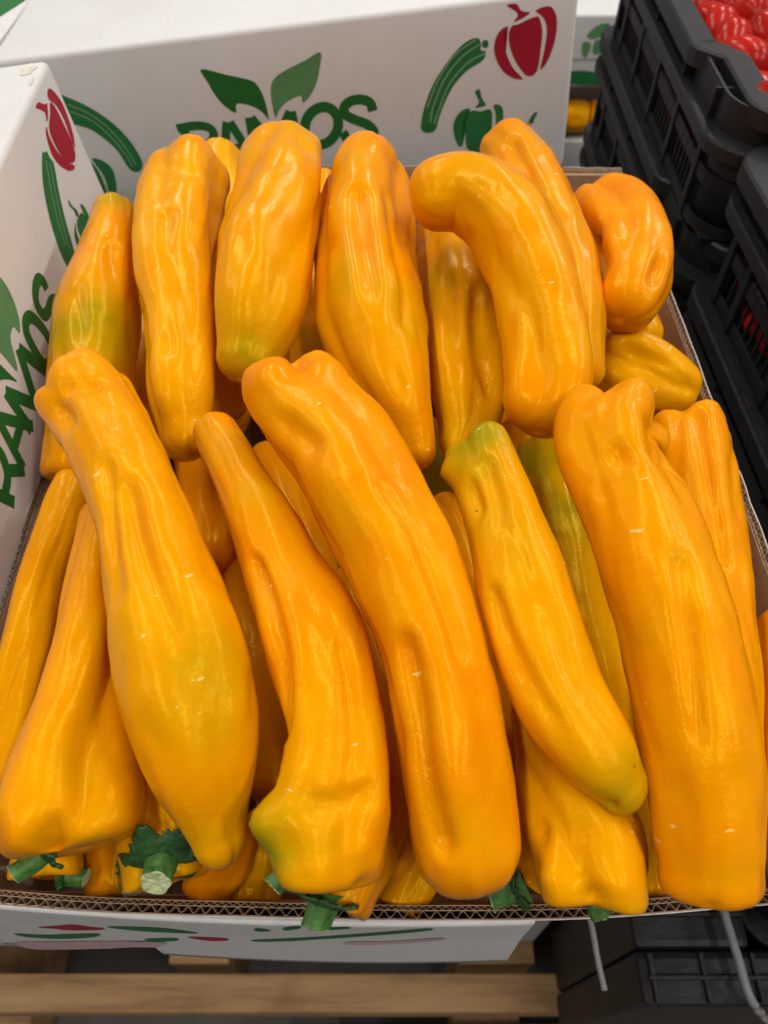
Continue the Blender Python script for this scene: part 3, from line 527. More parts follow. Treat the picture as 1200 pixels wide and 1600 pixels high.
PRINT_BACK = [
    ('poly', 'printed_leaf', 'dark', 0.00000, [(0.1242, -0.0254), (0.1439, -0.0320), (0.1624, -0.0383), (0.1681, -0.0428), (0.1713, -0.0511), (0.1726, -0.0610), (0.1722, -0.0726), (0.1687, -0.0672), (0.1637, -0.0624), (0.1561, -0.0583), (0.1470, -0.0567), (0.1447, -0.0640), (0.1359, -0.0567), (0.1301, -0.0464), (0.1269, -0.0365)]),
    ('poly', 'printed_leaf', 'light', 0.00000, [(0.2268, -0.0239), (0.2124, -0.0287), (0.1984, -0.0331), (0.1866, -0.0380), (0.1810, -0.0435), (0.1787, -0.0504), (0.1779, -0.0600), (0.1785, -0.0720), (0.1836, -0.0656), (0.1916, -0.0600), (0.1989, -0.0573), (0.2041, -0.0566), (0.2051, -0.0624), (0.2105, -0.0589), (0.2179, -0.0502), (0.2232, -0.0383)]),
    ('line', 'letter_r', 'dark', 0.00777, [(0.0894, -0.0713), (0.1062, -0.0707), (0.1168, -0.0732), (0.1206, -0.0788), (0.1169, -0.0858), (0.1080, -0.0891), (0.0938, -0.0892)]),
    ('line', 'letter_r', 'dark', 0.00785, [(0.0962, -0.0721), (0.0905, -0.1032)]),
    ('line', 'letter_r', 'dark', 0.00793, [(0.1041, -0.0904), (0.1181, -0.1047)]),
    ('line', 'letter_a', 'dark', 0.00784, [(0.1234, -0.1054), (0.1349, -0.0707)]),
    ('line', 'letter_a', 'dark', 0.00784, [(0.1374, -0.0710), (0.1504, -0.1059)]),
    ('line', 'letter_a', 'dark', 0.00670, [(0.1272, -0.0941), (0.1459, -0.0940)]),
    ('line', 'letter_m', 'dark', 0.00823, [(0.1533, -0.1090), (0.1556, -0.0693)]),
    ('line', 'letter_m', 'dark', 0.00817, [(0.1569, -0.0695), (0.1729, -0.0969)]),
    ('line', 'letter_m', 'dark', 0.00816, [(0.1729, -0.0969), (0.1926, -0.0683)]),
    ('line', 'letter_m', 'dark', 0.00820, [(0.1934, -0.0684), (0.1952, -0.1068)]),
    ('loop', 'letter_o', 'dark', 0.00893, [(0.2330, -0.0857), (0.2313, -0.0899), (0.2287, -0.0937), (0.2254, -0.0969), (0.2216, -0.0992), (0.2175, -0.1004), (0.2134, -0.1005), (0.2097, -0.0995), (0.2066, -0.0974), (0.2043, -0.0943), (0.2029, -0.0906), (0.2026, -0.0865), (0.2034, -0.0822), (0.2052, -0.0781), (0.2078, -0.0744), (0.2111, -0.0714), (0.2149, -0.0693), (0.2188, -0.0681), (0.2227, -0.0680), (0.2263, -0.0690), (0.2294, -0.0710), (0.2317, -0.0739), (0.2332, -0.0774), (0.2336, -0.0815)]),
    ('line', 'letter_s', 'dark', 0.00852, [(0.2655, -0.0765), (0.2640, -0.0697), (0.2573, -0.0657), (0.2479, -0.0656), (0.2410, -0.0698), (0.2408, -0.0765), (0.2485, -0.0819), (0.2600, -0.0881), (0.2648, -0.0956), (0.2602, -0.1024), (0.2503, -0.1030), (0.2409, -0.0997), (0.2363, -0.0918)]),
    ('poly', 'printed_courgette', 'mid', 0.00000, [(0.3595, -0.0280), (0.3514, -0.0288), (0.3416, -0.0351), (0.3298, -0.0474), (0.3192, -0.0619), (0.3116, -0.0789), (0.3077, -0.0937), (0.3088, -0.0994), (0.3149, -0.1019), (0.3208, -0.0996), (0.3241, -0.0905), (0.3288, -0.0793), (0.3377, -0.0640), (0.3496, -0.0528), (0.3612, -0.0472), (0.3655, -0.0435), (0.3645, -0.0414), (0.3661, -0.0386), (0.3620, -0.0377), (0.3620, -0.0332)]),
    ('line', 'printed_line', 'white', 0.00132, [(0.3612, -0.0325), (0.3448, -0.0415), (0.3295, -0.0583), (0.3193, -0.0798), (0.3161, -0.0930)]),
    ('line', 'printed_line', 'white', 0.00132, [(0.3658, -0.0401), (0.3497, -0.0469), (0.3344, -0.0620), (0.3253, -0.0805), (0.3199, -0.0943)]),
    ('line', 'printed_line', 'white', 0.00130, [(0.3579, -0.0288), (0.3399, -0.0387), (0.3244, -0.0577), (0.3142, -0.0792)]),
    ('poly', 'printed_courgette', 'mid', 0.00000, [(0.3631, -0.0308), (0.3668, -0.0302), (0.3685, -0.0340), (0.3661, -0.0364), (0.3631, -0.0346)]),
    ('poly', 'printed_red_pepper', 'red', 0.00000, [(0.3830, -0.0060), (0.3908, -0.0062), (0.3950, -0.0115), (0.4022, -0.0137), (0.3961, -0.0172), (0.3890, -0.0190), (0.3920, -0.0153), (0.3911, -0.0120), (0.3870, -0.0092)]),
    ('poly', 'printed_red_pepper', 'red', 0.00000, [(0.3851, -0.0217), (0.3795, -0.0232), (0.3749, -0.0285), (0.3731, -0.0372), (0.3753, -0.0465), (0.3813, -0.0564), (0.3899, -0.0629), (0.3975, -0.0650), (0.3983, -0.0639), (0.3896, -0.0542), (0.3833, -0.0413), (0.3814, -0.0307), (0.3828, -0.0243)]),
    ('poly', 'printed_red_pepper', 'red', 0.00000, [(0.4087, -0.0172), (0.4009, -0.0185), (0.3931, -0.0211), (0.3875, -0.0220), (0.3853, -0.0282), (0.3865, -0.0372), (0.3910, -0.0483), (0.3980, -0.0583), (0.4033, -0.0629), (0.4091, -0.0619), (0.4120, -0.0553), (0.4129, -0.0432), (0.4136, -0.0299), (0.4114, -0.0211)]),
    ('poly', 'printed_red_pepper', 'red', 0.00000, [(0.4069, -0.0128), (0.4130, -0.0107), (0.4194, -0.0114), (0.4238, -0.0175), (0.4254, -0.0269), (0.4240, -0.0399), (0.4193, -0.0530), (0.4147, -0.0584), (0.4138, -0.0570), (0.4161, -0.0435), (0.4173, -0.0304), (0.4154, -0.0215), (0.4110, -0.0161)]),
    ('poly', 'printed_green_pepper', 'mid', 0.00000, [(0.3571, -0.0711), (0.3609, -0.0691), (0.3631, -0.0767), (0.3666, -0.0829), (0.3615, -0.0844), (0.3571, -0.0839), (0.3606, -0.0797)]),
    ('poly', 'printed_green_pepper', 'mid', 0.00000, [(0.3528, -0.0846), (0.3459, -0.0850), (0.3398, -0.0907), (0.3370, -0.0989), (0.3385, -0.1096), (0.3419, -0.1172), (0.3455, -0.1167), (0.3448, -0.1068), (0.3458, -0.0965), (0.3485, -0.0883)]),
    ('poly', 'printed_green_pepper', 'mid', 0.00000, [(0.3710, -0.0876), (0.3615, -0.0881), (0.3537, -0.0864), (0.3493, -0.0935), (0.3483, -0.1072), (0.3509, -0.1219), (0.3689, -0.1240), (0.3724, -0.0996)]),
    ('poly', 'printed_green_pepper', 'mid', 0.00000, [(0.3735, -0.0845), (0.3787, -0.0843), (0.3823, -0.0906), (0.3819, -0.1077), (0.3769, -0.1214), (0.3758, -0.0932)]),
    ('poly', 'printed_chili', 'yellow', 0.00000, [(0.4037, -0.1033), (0.3985, -0.1048), (0.3954, -0.1128), (0.3914, -0.1267), (0.4005, -0.1278), (0.4052, -0.1140), (0.4082, -0.1047)]),
    ('poly', 'printed_chili', 'mid', 0.00000, [(0.4058, -0.1032), (0.4086, -0.0971), (0.4119, -0.0944), (0.4132, -0.0959), (0.4110, -0.1011), (0.4099, -0.1044)]),
    ('poly', 'printed_courgette', 'mid', 0.00000, [(-0.0063, -0.0301), (0.0069, -0.0356), (0.0180, -0.0429), (0.0286, -0.0524), (0.0384, -0.0647), (0.0452, -0.0784), (0.0488, -0.0936), (0.0477, -0.1011), (0.0433, -0.1051), (0.0375, -0.1044), (0.0338, -0.0978), (0.0308, -0.0855), (0.0245, -0.0745), (0.0142, -0.0632), (0.0034, -0.0577), (-0.0081, -0.0508)]),
    ('line', 'printed_line', 'white', 0.00096, [(0.0023, -0.0398), (0.0181, -0.0498), (0.0309, -0.0652), (0.0389, -0.0835), (0.0424, -0.0989)]),
    ('line', 'printed_line', 'white', 0.00097, [(0.0026, -0.0459), (0.0174, -0.0552), (0.0289, -0.0707), (0.0360, -0.0876), (0.0390, -0.1000)]),
    ('poly', 'printed_green_pepper', 'mid', 0.00000, [(0.0050, -0.0883), (0.0112, -0.0898), (0.0179, -0.0959), (0.0197, -0.1053), (0.0154, -0.1222), (0.0086, -0.1246), (0.0098, -0.1072), (0.0064, -0.0945)]),
    ('poly', 'printed_green_pepper', 'mid', 0.00000, [(0.0012, -0.0924), (0.0055, -0.0967), (0.0070, -0.1085), (0.0056, -0.1242), (-0.0054, -0.1245), (-0.0058, -0.1100)]),
]
PRINT_LEFT = [
    ('poly', 'printed_red_pepper', 'red', 0.00000, [(-0.0536, -0.0075), (-0.0456, -0.0078), (-0.0387, -0.0126), (-0.0337, -0.0142), (-0.0361, -0.0168), (-0.0425, -0.0202), (-0.0472, -0.0200), (-0.0435, -0.0164), (-0.0475, -0.0121)]),
    ('poly', 'printed_red_pepper', 'red', 0.00000, [(-0.0213, -0.0104), (-0.0146, -0.0145), (-0.0088, -0.0244), (-0.0087, -0.0347), (-0.0124, -0.0457), (-0.0199, -0.0531), (-0.0202, -0.0452), (-0.0178, -0.0336), (-0.0205, -0.0222), (-0.0282, -0.0136)]),
    ('poly', 'printed_red_pepper', 'red', 0.00000, [(-0.0280, -0.0164), (-0.0230, -0.0221), (-0.0214, -0.0352), (-0.0211, -0.0483), (-0.0242, -0.0550), (-0.0317, -0.0570), (-0.0415, -0.0522), (-0.0490, -0.0427), (-0.0510, -0.0313), (-0.0480, -0.0240), (-0.0361, -0.0201)]),
    ('poly', 'printed_red_pepper', 'red', 0.00000, [(-0.0505, -0.0216), (-0.0536, -0.0278), (-0.0516, -0.0390), (-0.0435, -0.0504), (-0.0347, -0.0584), (-0.0391, -0.0590), (-0.0478, -0.0550), (-0.0571, -0.0464), (-0.0623, -0.0366), (-0.0598, -0.0278), (-0.0562, -0.0231)]),
    ('poly', 'printed_courgette', 'mid', 0.00000, [(-0.0758, -0.0270), (-0.0723, -0.0283), (-0.0678, -0.0297), (-0.0676, -0.0343), (-0.0657, -0.0381), (-0.0689, -0.0432), (-0.0755, -0.0499), (-0.0833, -0.0596), (-0.0911, -0.0720), (-0.0979, -0.0853), (-0.1060, -0.0929), (-0.1140, -0.0931), (-0.1176, -0.0891), (-0.1189, -0.0771), (-0.1130, -0.0600), (-0.1042, -0.0466), (-0.0924, -0.0354)]),
    ('line', 'printed_line', 'white', 0.00092, [(-0.0750, -0.0319), (-0.0891, -0.0466), (-0.1000, -0.0612), (-0.1068, -0.0766)]),
    ('line', 'printed_line', 'white', 0.00093, [(-0.0710, -0.0363), (-0.0835, -0.0499), (-0.0945, -0.0648), (-0.1036, -0.0814)]),
    ('poly', 'printed_green_pepper', 'mid', 0.00000, [(-0.0691, -0.0641), (-0.0690, -0.0685), (-0.0645, -0.0757), (-0.0662, -0.0792), (-0.0699, -0.0768), (-0.0694, -0.0726), (-0.0727, -0.0662)]),
    ('poly', 'printed_green_pepper', 'mid', 0.00000, [(-0.0587, -0.0813), (-0.0569, -0.0903), (-0.0666, -0.0974), (-0.0751, -0.1025), (-0.0777, -0.0953), (-0.0780, -0.0844), (-0.0722, -0.0792)]),
    ('poly', 'printed_green_pepper', 'mid', 0.00000, [(-0.0758, -0.0781), (-0.0816, -0.0834), (-0.0826, -0.0946), (-0.0787, -0.1041), (-0.0848, -0.1026), (-0.0897, -0.0923), (-0.0875, -0.0820)]),
    ('poly', 'printed_green_pepper', 'mid', 0.00000, [(-0.0546, -0.0768), (-0.0498, -0.0830), (-0.0505, -0.0918), (-0.0562, -0.0949), (-0.0561, -0.0829)]),
    ('line', 'letter_s', 'dark', 0.00789, [(-0.1594, -0.0724), (-0.1583, -0.0670), (-0.1621, -0.0627), (-0.1696, -0.0624), (-0.1775, -0.0661), (-0.1800, -0.0722), (-0.1782, -0.0778), (-0.1712, -0.0801), (-0.1625, -0.0801), (-0.1553, -0.0842), (-0.1523, -0.0911), (-0.1562, -0.0960)]),
    ('loop', 'letter_o', 'dark', 0.00803, [(-0.2060, -0.0675), (-0.2008, -0.0644), (-0.1939, -0.0664), (-0.1898, -0.0736), (-0.1878, -0.0856), (-0.1914, -0.0944), (-0.2010, -0.0966), (-0.2088, -0.0922), (-0.2093, -0.0811), (-0.2081, -0.0719)]),
    ('line', 'letter_m', 'dark', 0.00790, [(-0.2584, -0.0989), (-0.2572, -0.0680)]),
    ('line', 'letter_m', 'dark', 0.00798, [(-0.2574, -0.0681), (-0.2398, -0.0962)]),
    ('line', 'letter_m', 'dark', 0.00814, [(-0.2398, -0.0962), (-0.2231, -0.0663)]),
    ('line', 'letter_m', 'dark', 0.00829, [(-0.2228, -0.0665), (-0.2112, -0.0954)]),
    ('line', 'letter_a', 'dark', 0.00703, [(-0.2765, -0.0679), (-0.2548, -0.0992)]),
    ('line', 'letter_a', 'dark', 0.00691, [(-0.2769, -0.0681), (-0.2851, -0.1019)]),
    ('line', 'letter_a', 'dark', 0.00704, [(-0.2625, -0.0882), (-0.2816, -0.0890)]),
    ('line', 'letter_r', 'dark', 0.00705, [(-0.3093, -0.1030), (-0.3180, -0.0801)]),
    ('line', 'letter_r', 'dark', 0.00708, [(-0.3130, -0.0936), (-0.2996, -0.0906), (-0.2931, -0.0804), (-0.2965, -0.0711)]),
    ('line', 'letter_r', 'dark', 0.00733, [(-0.2978, -0.0888), (-0.2856, -0.1031)]),
    ('poly', 'printed_leaf', 'light', 0.00000, [(-0.2025, -0.0243), (-0.2003, -0.0302), (-0.1986, -0.0403), (-0.2012, -0.0509), (-0.2068, -0.0594), (-0.2132, -0.0625), (-0.2146, -0.0565), (-0.2197, -0.0558), (-0.2255, -0.0580), (-0.2321, -0.0669), (-0.2370, -0.0711), (-0.2385, -0.0634), (-0.2402, -0.0534), (-0.2434, -0.0447)]),
    ('poly', 'printed_leaf', 'dark', 0.00000, [(-0.2501, -0.0480), (-0.2470, -0.0568), (-0.2450, -0.0648), (-0.2428, -0.0739), (-0.2474, -0.0678), (-0.2551, -0.0608), (-0.2658, -0.0558)]),
]
PRINT_FRONT = [
    ('poly', 'printed_red_pepper', 'red', 0.00000, [(-0.1602, -0.0478), (-0.1490, -0.0400), (-0.1383, -0.0315), (-0.1316, -0.0347), (-0.1256, -0.0355), (-0.1286, -0.0407), (-0.1448, -0.0481), (-0.1516, -0.0474)]),
    ('poly', 'printed_green_pepper', 'mid', 0.00000, [(-0.1808, -0.0734), (-0.1652, -0.0688), (-0.1483, -0.0588), (-0.1327, -0.0514), (-0.1379, -0.0619), (-0.1591, -0.0757), (-0.1780, -0.0802)]),
    ('poly', 'printed_courgette', 'mid', 0.00000, [(-0.1226, -0.0303), (-0.1067, -0.0242), (-0.0929, -0.0251), (-0.0823, -0.0333), (-0.0952, -0.0356), (-0.1107, -0.0359)]),
    ('poly', 'printed_green_pepper', 'mid', 0.00000, [(-0.1116, -0.0553), (-0.1035, -0.0506), (-0.0952, -0.0488), (-0.0975, -0.0551), (-0.1109, -0.0608)]),
    ('poly', 'printed_stripe', 'pink', 0.00000, [(-0.1871, -0.0986), (-0.1109, -0.0608), (-0.1119, -0.0740), (-0.1686, -0.1105), (-0.1917, -0.1200)]),
    ('poly', 'printed_red_pepper', 'red', 0.00000, [(-0.0894, -0.0447), (-0.0812, -0.0428), (-0.0716, -0.0435), (-0.0724, -0.0483), (-0.0816, -0.0502)]),
    ('poly', 'letter_fragment', 'dark', 0.00000, [(-0.0540, -0.0131), (-0.0490, -0.0165), (-0.0494, -0.0199), (-0.0550, -0.0209)]),
    ('poly', 'letter_fragment', 'dark', 0.00000, [(-0.0419, -0.0100), (-0.0351, -0.0038), (-0.0352, -0.0101), (-0.0417, -0.0164)]),
    ('poly', 'letter_fragment', 'dark', 0.00000, [(-0.0304, -0.0106), (-0.0159, -0.0051), (-0.0151, -0.0093), (-0.0289, -0.0148)]),
    ('poly', 'printed_stripe', 'mid', 0.00000, [(-0.0581, -0.0439), (-0.0381, -0.0367), (-0.0046, -0.0198), (0.0178, -0.0090), (0.0180, -0.0145), (-0.0046, -0.0267), (-0.0386, -0.0431), (-0.0586, -0.0477)]),
    ('poly', 'printed_stripe', 'pink', 0.00000, [(-0.0164, -0.0440), (0.0038, -0.0417), (0.0246, -0.0344), (0.0249, -0.0404), (0.0078, -0.0472), (-0.0147, -0.0505)]),
]
BACK_FRAME = ((-0.2810, 0.6900, 1.1820), (0.9942, 0.0580, 0.0910), (-0.0918, 0.0102, 0.9957))
LEFT_FRAME = ((-0.2330, 0.5750, 1.2240), (-0.0470, 0.9986, 0.0240), (-0.1090, -0.0290, 0.9936))
FRONT_FRAME = ((0.0000, 0.0520, 1.1000), (1.0000, 0.0000, 0.0000), (0.0000, 0.0000, 1.0000))


# ------------------------------------------------------------------ printing on cartons (flat ink shapes on the board)
def ribbon(pts, w, closed):
    p = np.array(pts, float); n = len(p)
    V = []; Fc = []
    for i in range(n):
        a = p[(i - 1) % n] if (closed or i > 0) else p[i]
        b = p[(i + 1) % n] if (closed or i < n - 1) else p[i]
        t = b - a; t /= (np.linalg.norm(t) + 1e-9)
        nn = np.array([-t[1], t[0]]) * w / 2
        V += [p[i] + nn, p[i] - nn]
    for i in range(n if closed else n - 1):
        j = (i + 1) % n
        Fc.append((2 * i, 2 * i + 1, 2 * j + 1, 2 * j))
    return V, Fc
def prints(data, frame, parent, base_off=0.00012, curve=None):
    O, R, U = (Vector(x) for x in frame)
    Nn = R.cross(U)
    groups = []
    for e in data:
        if groups and groups[-1][0][1] == e[1] and groups[-1][0][2] == e[2]: groups[-1].append(e)
        else: groups.append([e])
    lay = 0
    for g in groups:
        bm = bmesh.new()
        for kind, nm, col, w, pts in g:
            lay += 1
            off = base_off + 0.000008 * lay
            def P3(q):
                d = curve(q) if curve else 0.0
                return O + R * float(q[0]) + U * float(q[1]) + Nn * (off + d)
            if kind == 'poly':
                q = catmull(pts, 4, True)
                f = bm.faces.new([bm.verts.new(P3(x)) for x in q])
                bmesh.ops.triangulate(bm, faces=[f])
            else:
                q = np.array(pts, float)
                if len(q) > 2: q = catmull(pts, 6, kind == 'loop')
                V, Fc = ribbon(q, w, kind == 'loop')
                vv = [bm.verts.new(P3(x)) for x in V]
                for f in Fc: bm.faces.new([vv[k] for k in f])
        bmesh.ops.recalc_face_normals(bm, faces=bm.faces[:])
        bm_obj(g[0][1], bm, M[g[0][2]], parent)

# ------------------------------------------------------------------ the setting
fl = mesh_obj('floor', [(-6, -6, 0), (6, -6, 0), (6, 6, 0), (-6, 6, 0)], [(0, 1, 2, 3)], M['floor'])
fl['kind'] = 'structure'

# pallet in front and under the boxes
pal = tag(empty('pallet', (0, 0.3, 0)), 'rough wooden pallet on the floor below the box of peppers', 'pallet')
def plank(name, a, b, bev=0.003):
    a = Vector(a) - Vector((0, 0.3, 0)); b = Vector(b) - Vector((0, 0.3, 0))
    return box_obj(name, a, b, M['wood'], pal, bev)
plank('front_beam', (-0.62, 0.098, 0.255), (0.233, 0.141, 0.305))
plank('side_beam', (0.243, 0.096, 0.255), (0.60, 0.141, 0.300))
plank('lower_board', (-0.10, 0.020, 0.130), (0.19, 0.096, 0.152))
plank('lower_board', (0.192, 0.0, 0.115), (0.60, 0.098, 0.148))
plank('block', (-0.285, 0.154, 0.10), (-0.205, 0.29, 0.285))
plank('block', (0.10, 0.154, 0.10), (0.20, 0.29, 0.285))
plank('block', (-0.62, 0.154, 0.10), (-0.52, 0.29, 0.285))
for k in range(5):
    plank('deck_board', (-0.62, 0.30 + k * 0.13, 0.285), (0.24, 0.40 + k * 0.13, 0.307))
plank('skid', (-0.62, 0.03, 0.0), (-0.52, 0.9, 0.098)); plank('skid', (0.10, 0.03, 0.0), (0.20, 0.9, 0.098))

# ------------------------------------------------------------------ white printed cartons
def carton(name, frame, width, depth, height, lid, label, group=None, worn=False):
    """frame: top left corner of the printed face, right, up.  Depth goes behind the face."""
    O, R, U = (Vector(x) for x in frame)
    Nn = R.cross(U)
    root = tag(empty(name, O - U * height + R * width / 2), label, 'carton', group)
    base = Matrix.Translation(root.location).inverted()
    Mx = base @ Matrix(((R.x, -Nn.x, U.x, O.x), (R.y, -Nn.y, U.y, O.y), (R.z, -Nn.z, U.z, O.z), (0, 0, 0, 1)))
    # body
    bm = bmesh.new()
    add_box(bm, (0.0015, 0.0015, -height), (width - 0.0015, depth - 0.0015, -0.004), 0.004, 3)
    bmesh.ops.subdivide_edges(bm, edges=[e for e in bm.edges if e.calc_length() > 0.05], cuts=6, use_grid_fill=True)
    bm.transform(Mx); bm_obj('body', bm, M['board'], root)
    # lid with a skirt hanging over the body
    bm = bmesh.new()
    add_box(bm, (0, 0, -lid), (width, depth, 0), 0.0045, 3)
    bm.transform(Mx); o = bm_obj('lid', bm, M['board'], root, True)
    if worn:
        rng = random.Random(4)
        for (x0, x1, y0, y1) in worn:
            bm = bmesh.new()
            ring = []
            for k in range(14):
                a = 2 * math.pi * k / 14; r = 1 + rng.uniform(-.35, .3)
                ring.append(bm.verts.new(Mx @ Vector(((x0 + x1) / 2 + (x1 - x0) / 2 * r * math.cos(a), (y0 + y1) / 2 + (y1 - y0) / 2 * r * math.sin(a), 0.0003))))
            f = bm.faces.new(ring); bmesh.ops.triangulate(bm, faces=[f])
            bm_obj('worn_patch', bm, M['scuff'], o)
    return root
def shift(fr, d):
    O, R, U = (Vector(x) for x in fr)
    return (tuple(O + Vector(d)), tuple(R), tuple(U))

bk = carton('printed_carton', shift(BACK_FRAME, tuple(Vector(BACK_FRAME[1]) * -0.049)), 0.491, 0.60, 0.215, 0.150,
            'white carton lettered in green standing behind the box of peppers', 'white printed cartons')
def with_root(data, frame, root, **k):
    O, R, U = frame
    prints(data, (tuple(Vector(O) - root.location), R, U), root, **k)
with_root(PRINT_BACK, BACK_FRAME, bk)
# left carton: its printed side faces our box; frame origin moved to the near end
LO, LR, LU = (Vector(x) for x in LEFT_FRAME)
LN = LR.cross(LU)
LF = (tuple(LO - LR * 0.49), tuple(LR), tuple(LU))
lf = carton('printed_carton', LF, 0.49, 0.40, 0.215, 0.150,
            'white carton with scuffed corner at the left, lettering running away from viewer', 'white printed cartons',
            worn=[(0.470, 0.488, 0.004, 0.018), (0.452, 0.464, 0.003, 0.006)])
with_root(PRINT_LEFT, LEFT_FRAME, lf)

def plain_carton(name, a, b, label, bev=0.004, mat='board'):
    c = ((a[0] + b[0]) / 2, (a[1] + b[1]) / 2, a[2])
    root = tag(empty(name, c), label, 'carton', 'white printed cartons')
    A = tuple(a[i] - c[i] for i in range(3)); Bq = tuple(b[i] - c[i] for i in range(3))
    lidz = Bq[2] - 0.07
    box_obj('body', (A[0] + .0015, A[1] + .0015, A[2]), (Bq[0] - .0015, Bq[1] - .0015, Bq[2] - 0.004), M['board'], root, bev)
    box_obj('lid', (A[0], A[1], lidz), Bq, M['board'], root, bev)
    return root
# cartons that carry the ones in view
plain_carton('supporting_carton', (-0.62, 0.17, 0.62), (-0.222, 0.60, 0.985), 'white carton underneath the left printed carton')
plain_carton('supporting_carton', (-0.62, 0.17, 0.307), (-0.222, 0.60, 0.615), 'lowest white carton of the left stack')
plain_carton('supporting_carton', (-0.26, 0.70, 0.62), (0.18, 1.28, 0.945), 'white carton underneath the rear printed carton')
plain_carton('supporting_carton', (-0.26, 0.70, 0.0), (0.18, 1.28, 0.615), 'lowest white carton of the rear stack')
plain_carton('supporting_carton', (-0.19, 0.175, 0.64), (0.20, 0.66, 0.962), 'white carton right beneath the box of peppers')
plain_carton('supporting_carton', (-0.19, 0.175, 0.307), (0.20, 0.66, 0.636), 'lowest white carton beneath the box of peppers')

# carton lying further left at the top edge, green panel on its lid
fc = plain_carton('green_carton', (-0.95, 0.62, 0.85), (-0.3475, 1.25, 1.165), 'white carton with a green panel in the upper left corner')
mesh_obj('green_panel', [(-.28, -.20, .3155), (.256, -.20, .3155), (.2848, -.115, .3155), (.2965, -.077, .3155), (.2965, .27, .3155), (-.28, .27, .3155)], [(0, 1, 2, 3, 4, 5)], M['dark'], fc)

# far cartons and fruit seen in the narrow gap to the right of the rear carton
g1 = plain_carton('distant_carton', (0.20, 1.40, 0.853), (0.60, 1.95, 0.966), 'distant white carton with a small green logo, seen in the gap')
def flat_print(root, ox, y, oz, items):
    for k, (nm, col, pts) in enumerate(items):
        bm = bmesh.new()
        q = catmull(pts, 4, True)
        f = bm.faces.new([bm.verts.new((ox + x, y - 0.0006 - k * 0.00003, oz + z)) for x, z in q])
        bmesh.ops.triangulate(bm, faces=[f]); bm_obj(nm, bm, M[col], root)
flat_print(g1, -0.10, -0.275, 0, [
    ('printed_leaf', 'light', [(.035, .082), (.050, .098), (.068, .100), (.066, .090), (.052, .078)]),
    ('letter_fragment', 'light', [(.030, .072), (.034, .052), (.042, .052), (.044, .070)]),
    ('letter_fragment', 'light', [(.050, .074), (.050, .056), (.064, .056), (.064, .074)]),
    ('letter_fragment', 'light', [(.070, .076), (.068, .058), (.084, .058), (.084, .074)]),
    ('printed_courgette', 'mid', [(.012, .010), (.014, .026), (.045, .028), (.080, .020), (.080, .006), (.045, .006)])])
plain_carton('distant_carton', (0.20, 1.40, 0.50), (0.60, 1.95, 0.762), 'distant white carton below the orange peppers in the gap')
plain_carton('distant_carton', (0.20, 1.46, 0.824), (0.60, 1.95, 0.851), 'flat white tray between the distant carton and the orange peppers')

# ------------------------------------------------------------------ black crates
CW, CL, CH = 0.36, 0.50, 0.117
def ring_sweep(path, prof):
    """closed plan path (x,y) with outward normals, profile list of (out, z)"""
    p = np.array(path, float); n = len(p); m = len(prof)
    V = []; Fc = []
    for i in range(n):
        t = p[(i + 1) % n] - p[i - 1]; t /= np.linalg.norm(t)
        nn = np.array([t[1], -t[0]])
        for (o, z) in prof: V.append((*(p[i] + nn * o), z))
    for i in range(n):
        j = (i + 1) % n
        for k in range(m):
            l = (k + 1) % m
            Fc.append((i * m + k, j * m + k, j * m + l, i * m + l))
    return V, Fc
def rrect(x0, y0, x1, y1, r, seg=6, jog=None):
    pts = []
    for cx, cy, a0 in ((x0 + r, y0 + r, math.pi), (x1 - r, y0 + r, 1.5 * math.pi), (x1 - r, y1 - r, 0), (x0 + r, y1 - r, .5 * math.pi)):
        for k in range(seg + 1):
            a = a0 + .5 * math.pi * k / seg
            pts.append((cx + r * math.cos(a), cy + r * math.sin(a)))
        if a0 == .5 * math.pi and jog:
            pts += [(x0, y0 + jog[1] + 0.012), (x0 + 0.002, y0 + jog[1] + 0.006), (x0 + jog[0] - 0.002, y0 + jog[1] - 0.012), (x0 + jog[0], y0 + jog[1] - 0.018)]
    if jog:  # the near left corner is pushed in as well
        pts = [(x + jog[0] if (x < x0 + r + 1e-6 and y < y0 + r + 1e-6) else x, y) for x, y in pts]
    return pts
